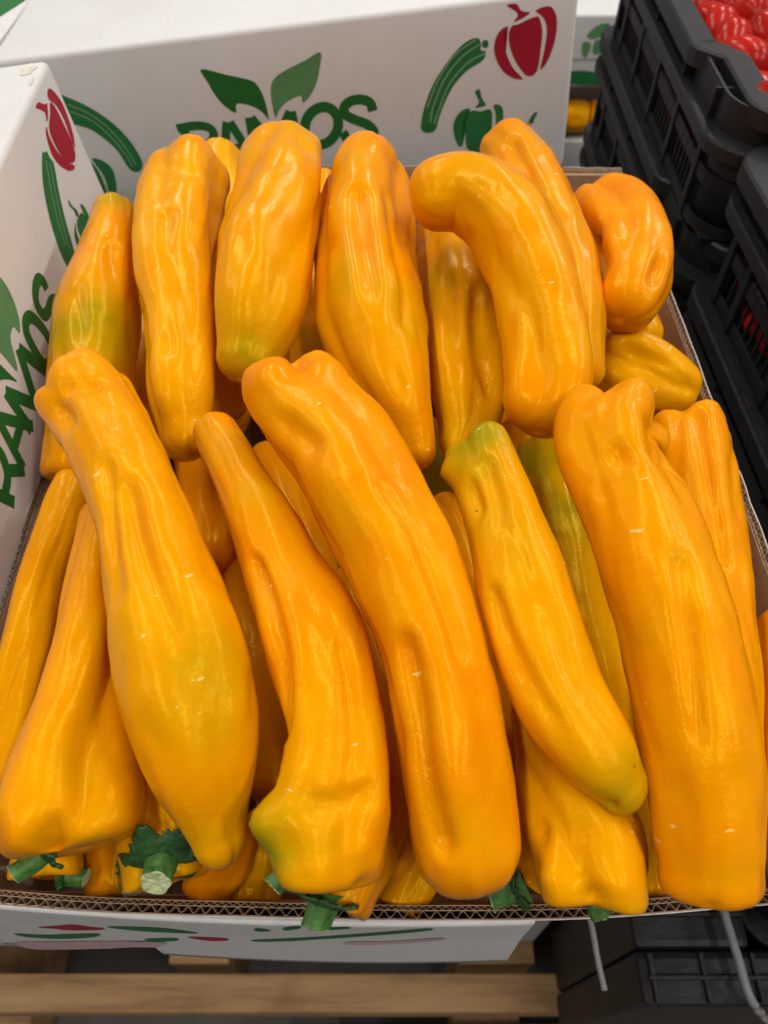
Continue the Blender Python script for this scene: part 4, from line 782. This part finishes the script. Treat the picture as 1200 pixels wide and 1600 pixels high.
def make_crate():
    root = empty('crate')
    # rim: flat top lip with a down turned edge, jogging in before the near corner
    V, Fc = ring_sweep(rrect(0, 0, CW, CL, 0.030, 6, (0.022, 0.12)), [(-0.016, 0), (0.004, 0), (0.006, -0.002), (0.006, -0.016), (0.004, -0.016), (0.003, -0.004), (-0.016, -0.004)])
    rim = mesh_obj('rim', [(x, y, z + CH) for x, y, z in V], Fc, M['plastic'], root)
    # second flange lower down, running straight
    V, Fc = ring_sweep(rrect(0, 0, CW, CL, 0.036), [(-0.012, 0), (0.006, 0), (0.007, -0.002), (0.007, -0.012), (0.005, -0.012), (0.004, -0.003), (-0.012, -0.003)])
    mesh_obj('flange', [(x, y, z + CH - 0.030) for x, y, z in V], Fc, M['plastic'], root)
    # wall bands
    for nm, z0, z1 in (('upper_band', CH - 0.034, CH - 0.004), ('middle_band', 0.040, 0.053), ('lower_band', 0.002, 0.012)):
        V, Fc = ring_sweep(rrect(0.008, 0.008, CW - 0.008, CL - 0.008, 0.04), [(0, z0), (0.0025, z0), (0.0025, z1), (0, z1)])
        mesh_obj(nm, V, Fc, M['plastic'], root)
    # slot bars on the two long sides
    for x in (0.0085, CW - 0.0105):
        bm = bmesh.new()
        for z0, z1 in ((0.012, 0.040), (0.053, CH - 0.034)):
            y = 0.05
            while y < CL - 0.05:
                w = 0.0028
                add_box(bm, (x, y, z0), (x + 0.002, y + w, z1))
                y += 0.0115
        bm_obj('slot_bars', bm, M['plastic'], root)
    for x in (0.0035, CW - 0.0105):
        for y in (0.055, 0.145, 0.235, 0.325, 0.415, 0.455):
            bm = bmesh.new(); add_box(bm, (x, y, 0.002), (x + 0.0075, y + 0.010, CH - 0.031), 0.0008, 1)
            bm_obj('post', bm, M['plastic'], root)
    # plain panel in the middle of the long side
    bm = bmesh.new(); add_box(bm, (0.0055, 0.245, 0.0535), (0.0085, 0.325, CH - 0.034)); bm_obj('plain_panel', bm, M['plastic'], root)
    # end walls
    for y in (0.009, CL - 0.011):
        bm = bmesh.new(); add_box(bm, (0.045, y, 0.002), (CW - 0.045, y + 0.002, CH - 0.031)); bm_obj('end_wall', bm, M['plastic'], root)
    # moulded ribs standing on the bands
    for x in (0.0052, CW - 0.0078):
        bm = bmesh.new(); y = 0.062
        while y < CL - 0.06:
            add_box(bm, (x, y, CH - 0.0335), (x + 0.0026, y + 0.002, CH - 0.0305 + 0.0)); add_box(bm, (x, y, 0.0405), (x + 0.0026, y + 0.0016, 0.0525))
            y += 0.0175
        bm_obj('ribs', bm, M['plastic'], root)
    # solid rounded corners
    for cx, cy, a0 in ((0.048, 0.048, math.pi), (CW - 0.048, 0.048, 1.5 * math.pi), (CW - 0.048, CL - 0.048, 0), (0.048, CL - 0.048, .5 * math.pi)):
        V = []; Fc = []
        for k in range(9):
            a = a0 + .5 * math.pi * k / 8
            for rr in (0.0385, 0.0365):
                for z in (0.003, CH - 0.032): V.append((cx + rr * math.cos(a), cy + rr * math.sin(a), z))
        for k in range(8):
            b = 4 * k
            Fc += [(b, b + 4, b + 5, b + 1), (b + 2, b + 3, b + 7, b + 6), (b + 1, b + 5, b + 7, b + 3), (b, b + 2, b + 6, b + 4)]
        mesh_obj('corner_wall', V, Fc, M['plastic'], root, True)
    # gusset webs under the rim near the corner and along the near end
    gs = [(-0.004, 0.135, 1, 0), (0.0, 0.055, 1, 0), (-0.004, 0.26, 1, 0), (-0.004, 0.38, 1, 0)]
    for (x, y, dx, dy) in gs:
        V = [(x, y, CH - 0.005), (x, y, CH - 0.029), (x + 0.014, y, CH - 0.029), (x + 0.014, y, CH - 0.005),
             (x, y + 0.0018, CH - 0.005), (x, y + 0.0018, CH - 0.029), (x + 0.014, y + 0.0018, CH - 0.029), (x + 0.014, y + 0.0018, CH - 0.005)]
        mesh_obj('gusset', V, [(0, 1, 2, 3), (7, 6, 5, 4), (0, 4, 5, 1), (1, 5, 6, 2), (2, 6, 7, 3), (3, 7, 4, 0)], M['plastic'], root)
    for x in (0.07, 0.12, 0.17, 0.22, 0.27):
        V = [(x, -0.004, CH - 0.005), (x, -0.004, CH - 0.029), (x, 0.012, CH - 0.029), (x, 0.012, CH - 0.005)]
        V += [(a + 0.0018, b, c) for a, b, c in V]
        mesh_obj('gusset', V, [(0, 1, 2, 3), (7, 6, 5, 4), (0, 4, 5, 1), (1, 5, 6, 2), (2, 6, 7, 3), (3, 7, 4, 0)], M['plastic'], root)
    bm = bmesh.new(); add_box(bm, (0.012, 0.012, 0.0), (CW - 0.012, CL - 0.012, 0.003)); bm_obj('bottom', bm, M['plastic'], root)
    return root
def copy_tree(o, parent=None):
    c = o.copy(); C.objects.link(c); c.parent = parent
    for ch in list(o.children): copy_tree(ch, c)
    return c
proto = make_crate()
ORD = ['topmost', 'second', 'third', 'fourth', 'fifth', 'sixth', 'seventh', 'eighth', 'ninth', 'lowest']
first = True
CRATES = []
for sname, x, y, top, rot in (('far', 0.268, 0.600, 1.176, -1.5), ('near', 0.285, 0.100, 1.150, 0.6)):
    for k in range(9):
        o = proto if first else copy_tree(proto); first = False
        o.location = (x + (0.003 if k % 2 else 0), y - 0.002 * (k % 3), top - CH - k * CH)
        o.rotation_euler = (0, 0, math.radians(rot + (0.4 if k % 2 else -0.3)))
        if k == 0 and sname == 'far': lab = 'black plastic crate heaped with red tomatoes, topmost of the far right stack'
        else: lab = 'black slotted plastic crate, %s from the top of the %s right hand stack' % (ORD[k], sname)
        if k == 0 and sname == 'near': lab = 'black slotted plastic crate on top of the near right hand stack'
        tag(o, lab, 'crate', 'stacked black crates')
        CRATES.append((sname, k, o))
# stacks stand on low plastic bases
for sname, x, y, top in (('far', 0.268, 0.60, 1.176 - 9 * CH), ('near', 0.285, 0.10, 1.150 - 9 * CH)):
    tag(box_obj('low_plinth', (x, y, 0.001), (x + CW, y + CL, top - 0.001), M['plastic'], None, 0.004),
        'low black base under the %s right hand stack of crates' % sname, 'plinth')

# tomatoes
def tomato_mesh(seed):
    rng = random.Random(seed); bm = bmesh.new()
    bmesh.ops.create_uvsphere(bm, u_segments=20, v_segments=14, radius=1)
    for v in bm.verts:
        z = v.co.z
        k = 1 + 0.06 * math.cos(3 * math.atan2(v.co.y, v.co.x) + seed) * (1 - abs(z))
        v.co = Vector((v.co.x * 0.0165 * k * (1 - 0.10 * z), v.co.y * 0.0165 * k * (1 - 0.10 * z), z * 0.023 - 0.004 * math.exp(-((1 - z) * 6) ** 2)))
    me = bpy.data.meshes.new('tomato'); bm.to_mesh(me); bm.free(); me.materials.append(M['tomato'])
    me.polygons.foreach_set('use_smooth', [True] * len(me.polygons))
    return me
TM = [tomato_mesh(i) for i in range(3)]
rng = random.Random(11)
def tomato(loc, label, group, size=1.0):
    o = bpy.data.objects.new('tomato', rng.choice(TM)); C.objects.link(o)
    o.location = loc
    o.rotation_euler = (rng.uniform(.7, 2.2), rng.uniform(-.5, .5), rng.uniform(0, 6.3))
    s = rng.uniform(.92, 1.12) * size; o.scale = (s, s, s)
    tag(o, label, 'tomato', group)
for i in range(5):
    for j in range(11):
        tomato((0.316 + i * 0.042 + rng.uniform(-.005, .005), 0.640 + j * 0.0415 + (i % 2) * 0.020 + rng.uniform(-.005, .005), 1.176 - 0.022 + rng.uniform(-.006, .007)),
               'ripe red plum tomato in the heap on top of the far right crate', 'tomatoes in the top crate', 1.18)
for i in range(6):
    for j in range(9):
        tomato((0.345 + i * 0.047 + rng.uniform(-.006, .006), 0.160 + j * 0.047 + (i % 2) * 0.020 + rng.uniform(-.006, .006), 1.150 - 0.062 + rng.uniform(-.006, .007)),
               'red plum tomato low inside the top crate of the near right stack', 'tomatoes in the near crate', 1.25)
for sname, k, o in CRATES:
    if k > (4 if sname == 'far' else 3): continue
    for j in range(11):
        for zz in (0.028, 0.066):
            p = Matrix.Rotation(o.rotation_euler.z, 4, 'Z') @ Vector((0.0315, 0.085 + j * 0.036 + rng.uniform(-.004, .004), zz + rng.uniform(-.003, .003)))
            tomato(o.location + p, 'dark red tomato showing through the slots of the stacked black crates', 'tomatoes behind crate slots')

# ------------------------------------------------------------------ black wrapped goods and grey straps at the lower right
def black_wrap():
    root = tag(empty('black_bin', (0.30, 0.10, 0.305)), 'black ribbed plastic bin with grey straps at the lower right below the box', 'bin')
    def part(nm, a, b, bev):
        bm = bmesh.new(); add_box(bm, a, b, bev, 2)
        bmesh.ops.subdivide_edges(bm, edges=[e for e in bm.edges if e.calc_length() > 0.03], cuts=8, use_grid_fill=True)
        for v in bm.verts:
            v.co.z += 0.002 * noise.noise(v.co * 30)
            v.co.y += (0.49 - v.co.z) * 0.045; v.co.x += (0.49 - v.co.z) * 0.06 * (1 if v.co.x < 0 else 0)
        return bm_obj(nm, bm, M['bag'], root)
    part('front_body', (-0.112, -0.040, 0.002), (0.24, -0.004, 0.488), 0.006)
    part('side_body', (-0.110, -0.003, 0.004), (-0.022, 0.068, 0.484), 0.006)
    for k in range(9):
        x = -0.104 + k * 0.038
        box_obj('rib', (x, -0.038, 0.486), (x + 0.004, -0.006, 0.4925), M['bag'], root, 0.001)
    for y in (-0.024, 0.018, 0.048):
        box_obj('cross_rib', (-0.106, y, 0.4865), (0.235 if y < 0 else -0.026, y + 0.0035, 0.4935), M['bag'], root, 0.001)
    return root
bw = black_wrap()
def tube(name, pts, r, mat, parent, n=10):
    q = catmull(pts, 8); V = []; Fc = []
    for i, p in enumerate(q):
        t = Vector(q[min(i + 1, len(q) - 1)] - q[max(i - 1, 0)]).normalized()
        a = t.orthogonal().normalized(); b = t.cross(a)
        for k in range(n):
            an = 2 * math.pi * k / n
            V.append(Vector(p) + (a * math.cos(an) + b * math.sin(an)) * r)
    for i in range(len(q) - 1):
        for k in range(n):
            l = (k + 1) % n
            Fc.append((i * n + k, i * n + l, (i + 1) * n + l, (i + 1) * n + k))
    Fc.append(tuple(range(n))[::-1]); Fc.append(tuple((len(q) - 1) * n + k for k in range(n)))
    return mesh_obj(name, V, Fc, mat, parent, True)
_b = Vector((0.30, 0.10, 0.305))
tube('strap', [tuple(Vector(p) - _b) for p in [(0.1528, 0.1207, 0.8100), (0.1546, 0.1078, 0.8100), (0.1553, 0.0870, 0.8100), (0.1570, 0.0680, 0.8100)]], 0.0022, M['strap'], bw)
_b = Vector((0.30, 0.10, 0.305))
tube('strap', [tuple(Vector(p) - _b) for p in [(0.2552, 0.1290, 0.8120), (0.2553, 0.1117, 0.8120), (0.2568, 0.0868, 0.8120), (0.2588, 0.0640, 0.8110), (0.2705, 0.0528, 0.8000), (0.2954, 0.0434, 0.7700)]], 0.0032, M['strap'], bw)


# ------------------------------------------------------------------ the pepper box: double wall corrugated board
BX0, BX1, BY0, BY1, BH = -0.204, 0.211, 0.072, 0.662, 0.128
box = tag(empty('pepper_box', (0, 0.36, RIM - BH)), 'open corrugated cardboard box filled with yellow peppers', 'box')
BO_ = Vector((0, 0.36, RIM - BH))
def wall(name, p0, p1, bow, lean, seed, skew=(0.0, 0.0)):
    """one side of the box; p0->p1 with the outside on the right hand.  Layers from the outside in."""
    part = empty(name); part.parent = box
    p0 = np.array(p0, float); p1 = np.array(p1, float)
    t = (p1 - p0); Ln = np.linalg.norm(t); t /= Ln; nn = np.array([t[1], -t[0]])
    def point(s, d, z):
        f = s / Ln
        b = bow * (1 - (2 * f - 1) ** 2) + 0.0012 * noise.noise(Vector((s * 9, seed, 0)))
        wav = 0.0022 * noise.noise(Vector((s * 7, seed + 5, 0.3))) + 0.0011 * noise.noise(Vector((s * 60, seed, 1)))
        k = (RIM - z) / BH                                   # 0 at rim, 1 at the bottom
        q = p0 + t * (s + k * (skew[0] * (1 - f) - skew[1] * f)) + nn * (b * (1 - k) - lean * k + d)
        return (q[0] - BO_.x, q[1] - BO_.y, z - BO_.z + wav * (1 - k))
    def sheet(nm, mat, dfun, thick, top, depth, step):
        ns = max(2, int(Ln / step)); V = []; Fc = []
        zs = [top, top - 0.006, top - depth * .35, top - depth] if depth > .03 else [top, top - depth]
        m = len(zs)
        for i in range(ns + 1):
            s = Ln * i / ns
            tt = top + 0.0008 * noise.noise(Vector((s * 400, seed * 3.1, 2)))
            for z in zs:
                zz = tt if z == top else z
                V.append(point(s, dfun(s) + thick / 2, zz)); V.append(point(s, dfun(s) - thick / 2, zz))
        for i in range(ns):
            a = i * 2 * m; b = (i + 1) * 2 * m
            for k in range(m - 1):
                Fc.append((a + 2 * k, a + 2 * k + 2, b + 2 * k + 2, b + 2 * k))
                Fc.append((a + 2 * k + 1, b + 2 * k + 1, b + 2 * k + 3, a + 2 * k + 3))
            Fc.append((a, b, b + 1, a + 1))
        return mesh_obj(nm, V, Fc, mat, part)
    w = 0.0054
    sheet('outer_liner', M['board'], lambda s: 0.0, 0.0004, RIM, BH, 0.01)
    sheet('outer_backing', M['kraft'], lambda s: -0.0005, 0.0004, RIM + 0.0001, 0.02, 0.006)
    sheet('large_fluting', M['flute'], lambda s: -0.0022 + 0.00125 * min(1.0, 1.0 + 0.5 * noise.noise(Vector((s * 55, seed, 8)))) * math.sin(2 * math.pi * s / w + 2.2 * noise.noise(Vector((s * 32, seed, 4))) + 0.8 * noise.noise(Vector((s * 160, seed, 4)))), 0.00035, RIM - 0.0002, 0.012, 0.00055)
    sheet('middle_liner', M['kraft'], lambda s: -0.0038, 0.0004, RIM, 0.02, 0.006)
    sheet('small_fluting', M['flute'], lambda s: -0.0047 + 0.0005 * math.sin(2 * math.pi * s / 0.0032), 0.0003, RIM - 0.0002, 0.010, 0.0005)
    sheet('inner_liner', M['kraft'], lambda s: -0.0056, 0.0004, RIM + 0.0001, BH, 0.01)
    return part
wall('front_wall', (BX0, BY0), (BX1, BY0), 0.0105, 0.020, 1)
wall('right_wall', (BX1, BY0), (BX1, BY1), 0.004, 0.010, 2, (0.021, 0.01))
wall('rear_wall', (BX1, BY1), (BX0, BY1), 0.003, 0.010, 3)
wall('left_wall', (BX0, BY1), (BX0, BY0), 0.002, 0.012, 4, (0.01, 0.021))
box_obj('bottom', (BX0 + 0.02 - BO_.x, BY0 + 0.025 - BO_.y, -0.004), (BX1 - 0.02 - BO_.x, BY1 - 0.02 - BO_.y, 0.0), M['kraft'], box, 0)
# folded tuck flap in the rear right corner
box_obj('corner_flap', (0.135 - BO_.x, BY1 - 0.0105 - BO_.y, BH - 0.10), (BX1 - 0.010 - BO_.x, BY1 - 0.0072 - BO_.y, BH - 0.001), M['kraft'], box, 0.0005)
# printed outer flap hanging down at the front
def front_flap():
    def ysurf(x, z):
        f = (x - BX0) / (BX1 - BX0)
        top = BY0 - 0.0105 * max(0.0, 1 - (2 * f - 1) ** 2) - 0.0012
        k = max(0.0, -z - 0.004)
        return top + 0.02 * k - 0.05 * max(0.0, k - 0.036) * (1 if x > -0.112 else 0.55)
    def bottom(x):
        if x > -0.112: return -0.094 - 0.004 * math.cos(x * 16)
        return -0.072 - 0.045 * ((-0.112 - x) / 0.09) ** 1.2
    bm = bmesh.new(); nz = 16; grid = []
    xs = list(np.linspace(-0.203, -0.113, 20)) + list(np.linspace(-0.111, 0.062, 30))
    for x in xs:
        col = []
        for j in range(nz + 1):
            z = -0.0022 + (bottom(x) + 0.0022) * j / nz
            col.append(bm.verts.new((x - BO_.x, ysurf(x, z) - BO_.y, RIM + z - BO_.z)))
        grid.append(col)
    for i in range(len(xs) - 1):
        for j in range(nz):
            bm.faces.new((grid[i][j], grid[i][j + 1], grid[i + 1][j + 1], grid[i + 1][j]))
    o = bm_obj('front_flap', bm, M['board'], box, True)
    s = o.modifiers.new('thickness', 'SOLIDIFY'); s.thickness = 0.002; s.offset = -1
    def surf(q):
        x, z = float(q[0]), float(q[1])
        return -(ysurf(x, z) - FRONT_FRAME[0][1])
    return o, surf
ff, surf = front_flap()
prints(PRINT_FRONT, (tuple(Vector(FRONT_FRAME[0]) - BO_), FRONT_FRAME[1], FRONT_FRAME[2]), ff, 0.0003, surf)

# ------------------------------------------------------------------ peppers
def lobe(th, n, ph):
    return np.sqrt(np.cos((th + ph) * n / 2) ** 2 + 0.016) - 0.665
def pepper(spec, seed):
    rng = random.Random(seed * 7 + 3)
    sp = np.array(spec['spine'], float)
    c = catmull(sp, 14)
    c[:, 3] = np.maximum(c[:, 3], 0.004)
    ds = np.linalg.norm(np.diff(c[:, :3], axis=0), axis=1); S = np.concatenate([[0], np.cumsum(ds)]); Lt = S[-1]
    pos = lambda s: np.array([np.interp(s, S, c[:, k]) for k in range(3)])
    rad = lambda s: np.interp(s, S, c[:, 3])
    eA, eB = spec['ends']
    cf = {'round': 0.85, 'tip': 0.95, 'blunt': 0.72, 'shoulder': 0.62}
    r0 = rad(min(Lt * .10, .018)); r1 = rad(Lt - min(Lt * .10, .018))
    cA = min(cf[eA] * r0, Lt * .3); cB = min(cf[eB] * r1, Lt * .3)
    rows = []                                              # (s, radius factor, kind, q)
    K = 12
    def cap(e, q):
        if e == 'shoulder':
            a = math.sin(q * .70 * math.pi); return (1 - q ** 3.6) ** .8, a
        if e == 'blunt':
            return max(0, 1 - q ** 3.6) ** .62, math.sin(q * math.pi / 2) - 0.06 * q ** 8
        if e == 'round': return math.cos(q * math.pi / 2) ** .72, math.sin(q * math.pi / 2)
        return math.cos(q * math.pi / 2) ** .9, math.sin(q * math.pi / 2)
    for k in range(K, 0, -1):
        q = k / K; f, a = cap(eA, q); rows.append((cA * (1 - a), f, 0, q))
    nb = max(20, int((Lt - cA - cB) / 0.0032))
    for k in range(nb + 1): rows.append((cA + (Lt - cA - cB) * k / nb, 1.0, 1, 0))
    for k in range(1, K + 1):
        q = k / K; f, a = cap(eB, q); rows.append((Lt - cB * (1 - a), f, 2, q))
    # frames by parallel transport
    m = 60
    th = np.linspace(0, 2 * math.pi, m, endpoint=False)
    T0 = None; up = np.array([0, 0, 1.0]); Vs = []; AL = []; CT = []
    sx = rng.random() * 50; n = spec['lobes']; amp = spec['amp']; ph = spec['phase']
    tw = rng.uniform(-1.0, 1.0) * 2.2
    for (s, f, kind, q) in rows:
        sc = min(max(s, cA * .9), Lt - cB * .9)
        e = 0.004
        T = pos(min(sc + e, Lt)) - pos(max(sc - e, 0)); T /= np.linalg.norm(T)
        if T0 is None:
            A = up - T * (up @ T); A /= np.linalg.norm(A)
        else:
            A = A - T * (A @ T); A /= np.linalg.norm(A)
        T0 = T; Bn = np.cross(T, A)
        R = rad(sc)
        ctr = pos(sc) + T * (s - sc)
        t = s / Lt
        aa = amp * (0.75 + 0.5 * math.sin(3.1 * t + sx))
        endk = eA if kind == 0 else eB
        if kind != 1 and endk == 'shoulder': aa = aa * (1 + 0.7 * q) + 0.012
        elif kind != 1: aa = aa * (1 - .4 * q)
        near = min(s - 0, Lt - s)
        sh = 0
        if eA == 'shoulder': sh += 0.25 * math.exp(-(s / 0.030) ** 2)
        if eB == 'shoulder': sh += 0.25 * math.exp(-((Lt - s) / 0.030) ** 2)
        aa = aa * (1 + sh)
        lb = lobe(th, n, ph + tw * t)
        r = R * f * (1 + aa * 3.7 * lb)
        co = np.cos(th); si = np.sin(th)
        add = np.zeros(m)
        for j in range(m):
            v1 = noise.noise(Vector((co[j] * 1.1 + sx, si[j] * 1.1, s / 0.060)))
            v2 = noise.noise(Vector((co[j] * 2.3, si[j] * 2.3 + sx, s / 0.022)))
            v3 = noise.noise(Vector((co[j] * 5.0, si[j] * 5.0 + sx, s / 0.030 + 9)))
            v4 = noise.noise(Vector((co[j] * 2.0 - sx, si[j] * 2.0, s / 0.0075)))
            v5 = 1 - abs(noise.noise(Vector((co[j] * 1.5 + sx, si[j] * 1.5 + 3, s / 0.085))))
            v6 = 1 - abs(noise.noise(Vector((co[j] * 1.7 - sx, si[j] * 1.7 + 8, s / 0.060))))
            add[j] = 0.095 * v1 + 0.046 * v2 + 0.010 * v3 + 0.012 * v4 + 0.016 * (v5 ** 6 - .3) - 0.034 * (v6 ** 12 - .2)
        r = r * (1 + add * (0.45 + 0.55 * min(1, f * 1.4)))
        ax = np.zeros(m)
        if kind != 1:
            sg = -1 if kind == 0 else 1
            if endk == 'shoulder': ax = sg * R * 0.24 * lb * math.sin(min(q * 1.25, 1) * math.pi)
            ax = ax + sg * R * 0.10 * q * add * 6 * (1 - q)
        pts = ctr[None, :] + np.outer(r * co, A) + np.outer(r * si, Bn) + np.outer(ax, T)
        Vs.append(pts); CT.append(np.repeat(ctr[None, :], m, 0))
        for j in range(m): AL.append((s, th[j] * R, 0))
    V = np.vstack(Vs); nr = len(rows)
    rd = V - np.vstack(CT); rd /= (np.linalg.norm(rd, axis=1)[:, None] + 1e-9)
    disp = np.zeros(len(V))
    for (line, rr, am) in spec.get('dents', []):              # grooves, dimples (negative) and knobs (positive)
        q = np.array(line, float)
        if len(q) > 1: q = catmull(q, 5)
        d = np.full(len(V), 9.0)
        if len(q) == 1: d = np.linalg.norm(V - q[0], axis=1)
        else:
            for a, b in zip(q[:-1], q[1:]):
                ab = b - a; f = np.clip(((V - a) @ ab) / (ab @ ab + 1e-12), 0, 1)
                d = np.minimum(d, np.linalg.norm(V - a - f[:, None] * ab, axis=1))
        disp += ((2.0 if len(line) > 1 else 1.5) if am < 0 else 1.25) * am * np.exp(-(d / (0.85 * rr)) ** 2)
    V = V + rd * disp[:, None]
    Fc = []
    for i in range(nr - 1):
        for j in range(m):
            k = (j + 1) % m
            Fc.append((i * m + j, i * m + k, (i + 1) * m + k, (i + 1) * m + j))
    Fc.append(tuple(range(m))[::-1]); Fc.append(tuple((nr - 1) * m + j for j in range(m)))
    ctr = V.mean(0); loc = np.array([ctr[0], ctr[1], V[:, 2].min()])
    o = mesh_obj('pepper', V - loc, Fc, M['pepper'], None, True, tuple(loc))
    me = o.data
    g = np.zeros(len(V))
    for (x, y, z, rr, st) in spec['green']:
        d = np.linalg.norm((V - np.array([x, y, z])) / np.array([1, 1, 1.0]), axis=1) / (rr * 1.55)
        g = np.maximum(g, 0.9 * st * np.exp(-d ** 2 * 1.6))
    a = me.attributes.new('unripe', 'FLOAT', 'POINT'); a.data.foreach_set('value', g.astype(np.float32))
    a = me.attributes.new('along', 'FLOAT_VECTOR', 'POINT'); a.data.foreach_set('vector', (np.array(AL) + np.array([seed * .37, 0, seed])).astype(np.float32).ravel())
    tag(o, spec['label'], 'pepper', 'yellow peppers in the box' if seed < 90 else 'distant orange peppers')
    if spec['stem']: stem(o, Vector(loc), spec['stem'], seed)
    return o
def stem(root, loc, st, seed):
    rng = random.Random(seed * 31 + 1)
    b, tpt, r, cr = Vector(st[0]) - loc, Vector(st[1]) - loc, st[2], st[3]
    ax = tpt - b; Ls = ax.length; ax.normalize()
    a = ax.orthogonal().normalized(); c = ax.cross(a)
    side = (a * rng.uniform(-1, 1) + c * rng.uniform(-1, 1)) * Ls * 0.12
    m = 24; V = []; Fc = []; nr = 12
    b0 = b - ax * r * 0.6
    for i in range(nr + 1):
        f = i / nr
        p = b0.lerp(tpt, f) + side * math.sin(f * math.pi)
        rr = r * (1.18 - 0.35 * f + 0.45 * max(0, 0.25 - f) * 2 + 0.16 * max(0, f - .75) * 4 * .6)
        for k in range(m):
            an = 2 * math.pi * k / m
            q = rr * (1 + 0.07 * math.cos(5 * an + f) + 0.05 * noise.noise(Vector((math.cos(an) * 2, math.sin(an) * 2, f * 4 + seed))))
            cut = (0.10 * r * math.cos(an + seed) if i == nr else 0)
            V.append(p + (a * math.cos(an) + c * math.sin(an)) * q + ax * cut)
    for i in range(nr):
        for k in range(m):
            l = (k + 1) % m
            Fc.append((i * m + k, i * m + l, (i + 1) * m + l, (i + 1) * m + k))
    so = mesh_obj('stem', V, Fc, M['stem'], root, True)
    # pale cut face with a rough rim
    ring = V[nr * m:]; cen = sum(ring, Vector()) / m
    V2 = []; F2 = []
    for i, (f, d) in enumerate(((1.0, 0.0), (0.93, 0.05), (0.65, 0.02), (0.3, -0.06), (0.0, -0.08))):
        for k in range(m):
            V2.append(cen + (ring[k] - cen) * f + ax * r * (d + 0.05 * rng.uniform(-1, 1) * (0 < f < 1)))
    for i in range(4):
        for k in range(m):
            l = (k + 1) % m
            F2.append((i * m + k, i * m + l, (i + 1) * m + l, (i + 1) * m + k))
    mesh_obj('cut_face', V2, F2, M['cut'], so, False)
    # ragged calyx hugging the shoulder
    V = []; Fc = []; m = 96; nr = 9
    off = rng.random() * 10
    for i in range(nr + 1):
        f = i / nr
        for k in range(m):
            an = 2 * math.pi * k / m
            rag = 0.84 + 0.10 * math.cos(5 * an + off) + 0.16 * noise.noise(Vector((math.cos(an) * 2.5, math.sin(an) * 2.5, off))) + 0.16 * noise.noise(Vector((math.cos(an) * 8, math.sin(an) * 8, off))) + 0.08 * noise.noise(Vector((math.cos(an) * 19, math.sin(an) * 19, off)))
            rr = r * 0.95 + (cr * max(rag, .35) - r * 0.95) * f
            drop = -0.30 * cr * (rr / cr) ** 2 + 0.05 * cr * math.sin(7 * an + off) * f * f + 0.08 * cr * noise.noise(Vector((math.cos(an) * 4, math.sin(an) * 4, f * 3 + off))) * f
            V.append(b + ax * (r * 0.30 + drop) + (a * math.cos(an) + c * math.sin(an)) * rr)
    for i in range(nr):
        for k in range(m):
            l = (k + 1) % m
            Fc.append((i * m + k, i * m + l, (i + 1) * m + l, (i + 1) * m + k))
    co = mesh_obj('calyx', V, Fc, M['calyx'], root, True)
    s = co.modifiers.new('thickness', 'SOLIDIFY'); s.thickness = 0.0012; s.offset = 0
for i, spec in enumerate(PEPPERS): pepper(spec, i + 1)

# two peppers lying on the distant carton
for i, (x, z) in enumerate(((0.330, 0.792), (0.405, 0.792))):
    pepper(dict(label=('orange pepper on the distant carton in the gap, left one', 'orange pepper on the distant carton in the gap, right one')[i], ends=('blunt', 'blunt'),
                lobes=3, amp=.05, phase=.3, green=[], stem=None,
                spine=[(x - .035, 1.425, z, .022), (x - .01, 1.425, z + .002, .027), (x + .02, 1.425, z + .001, .027), (x + .040, 1.425, z, .022)]), 90 + i)
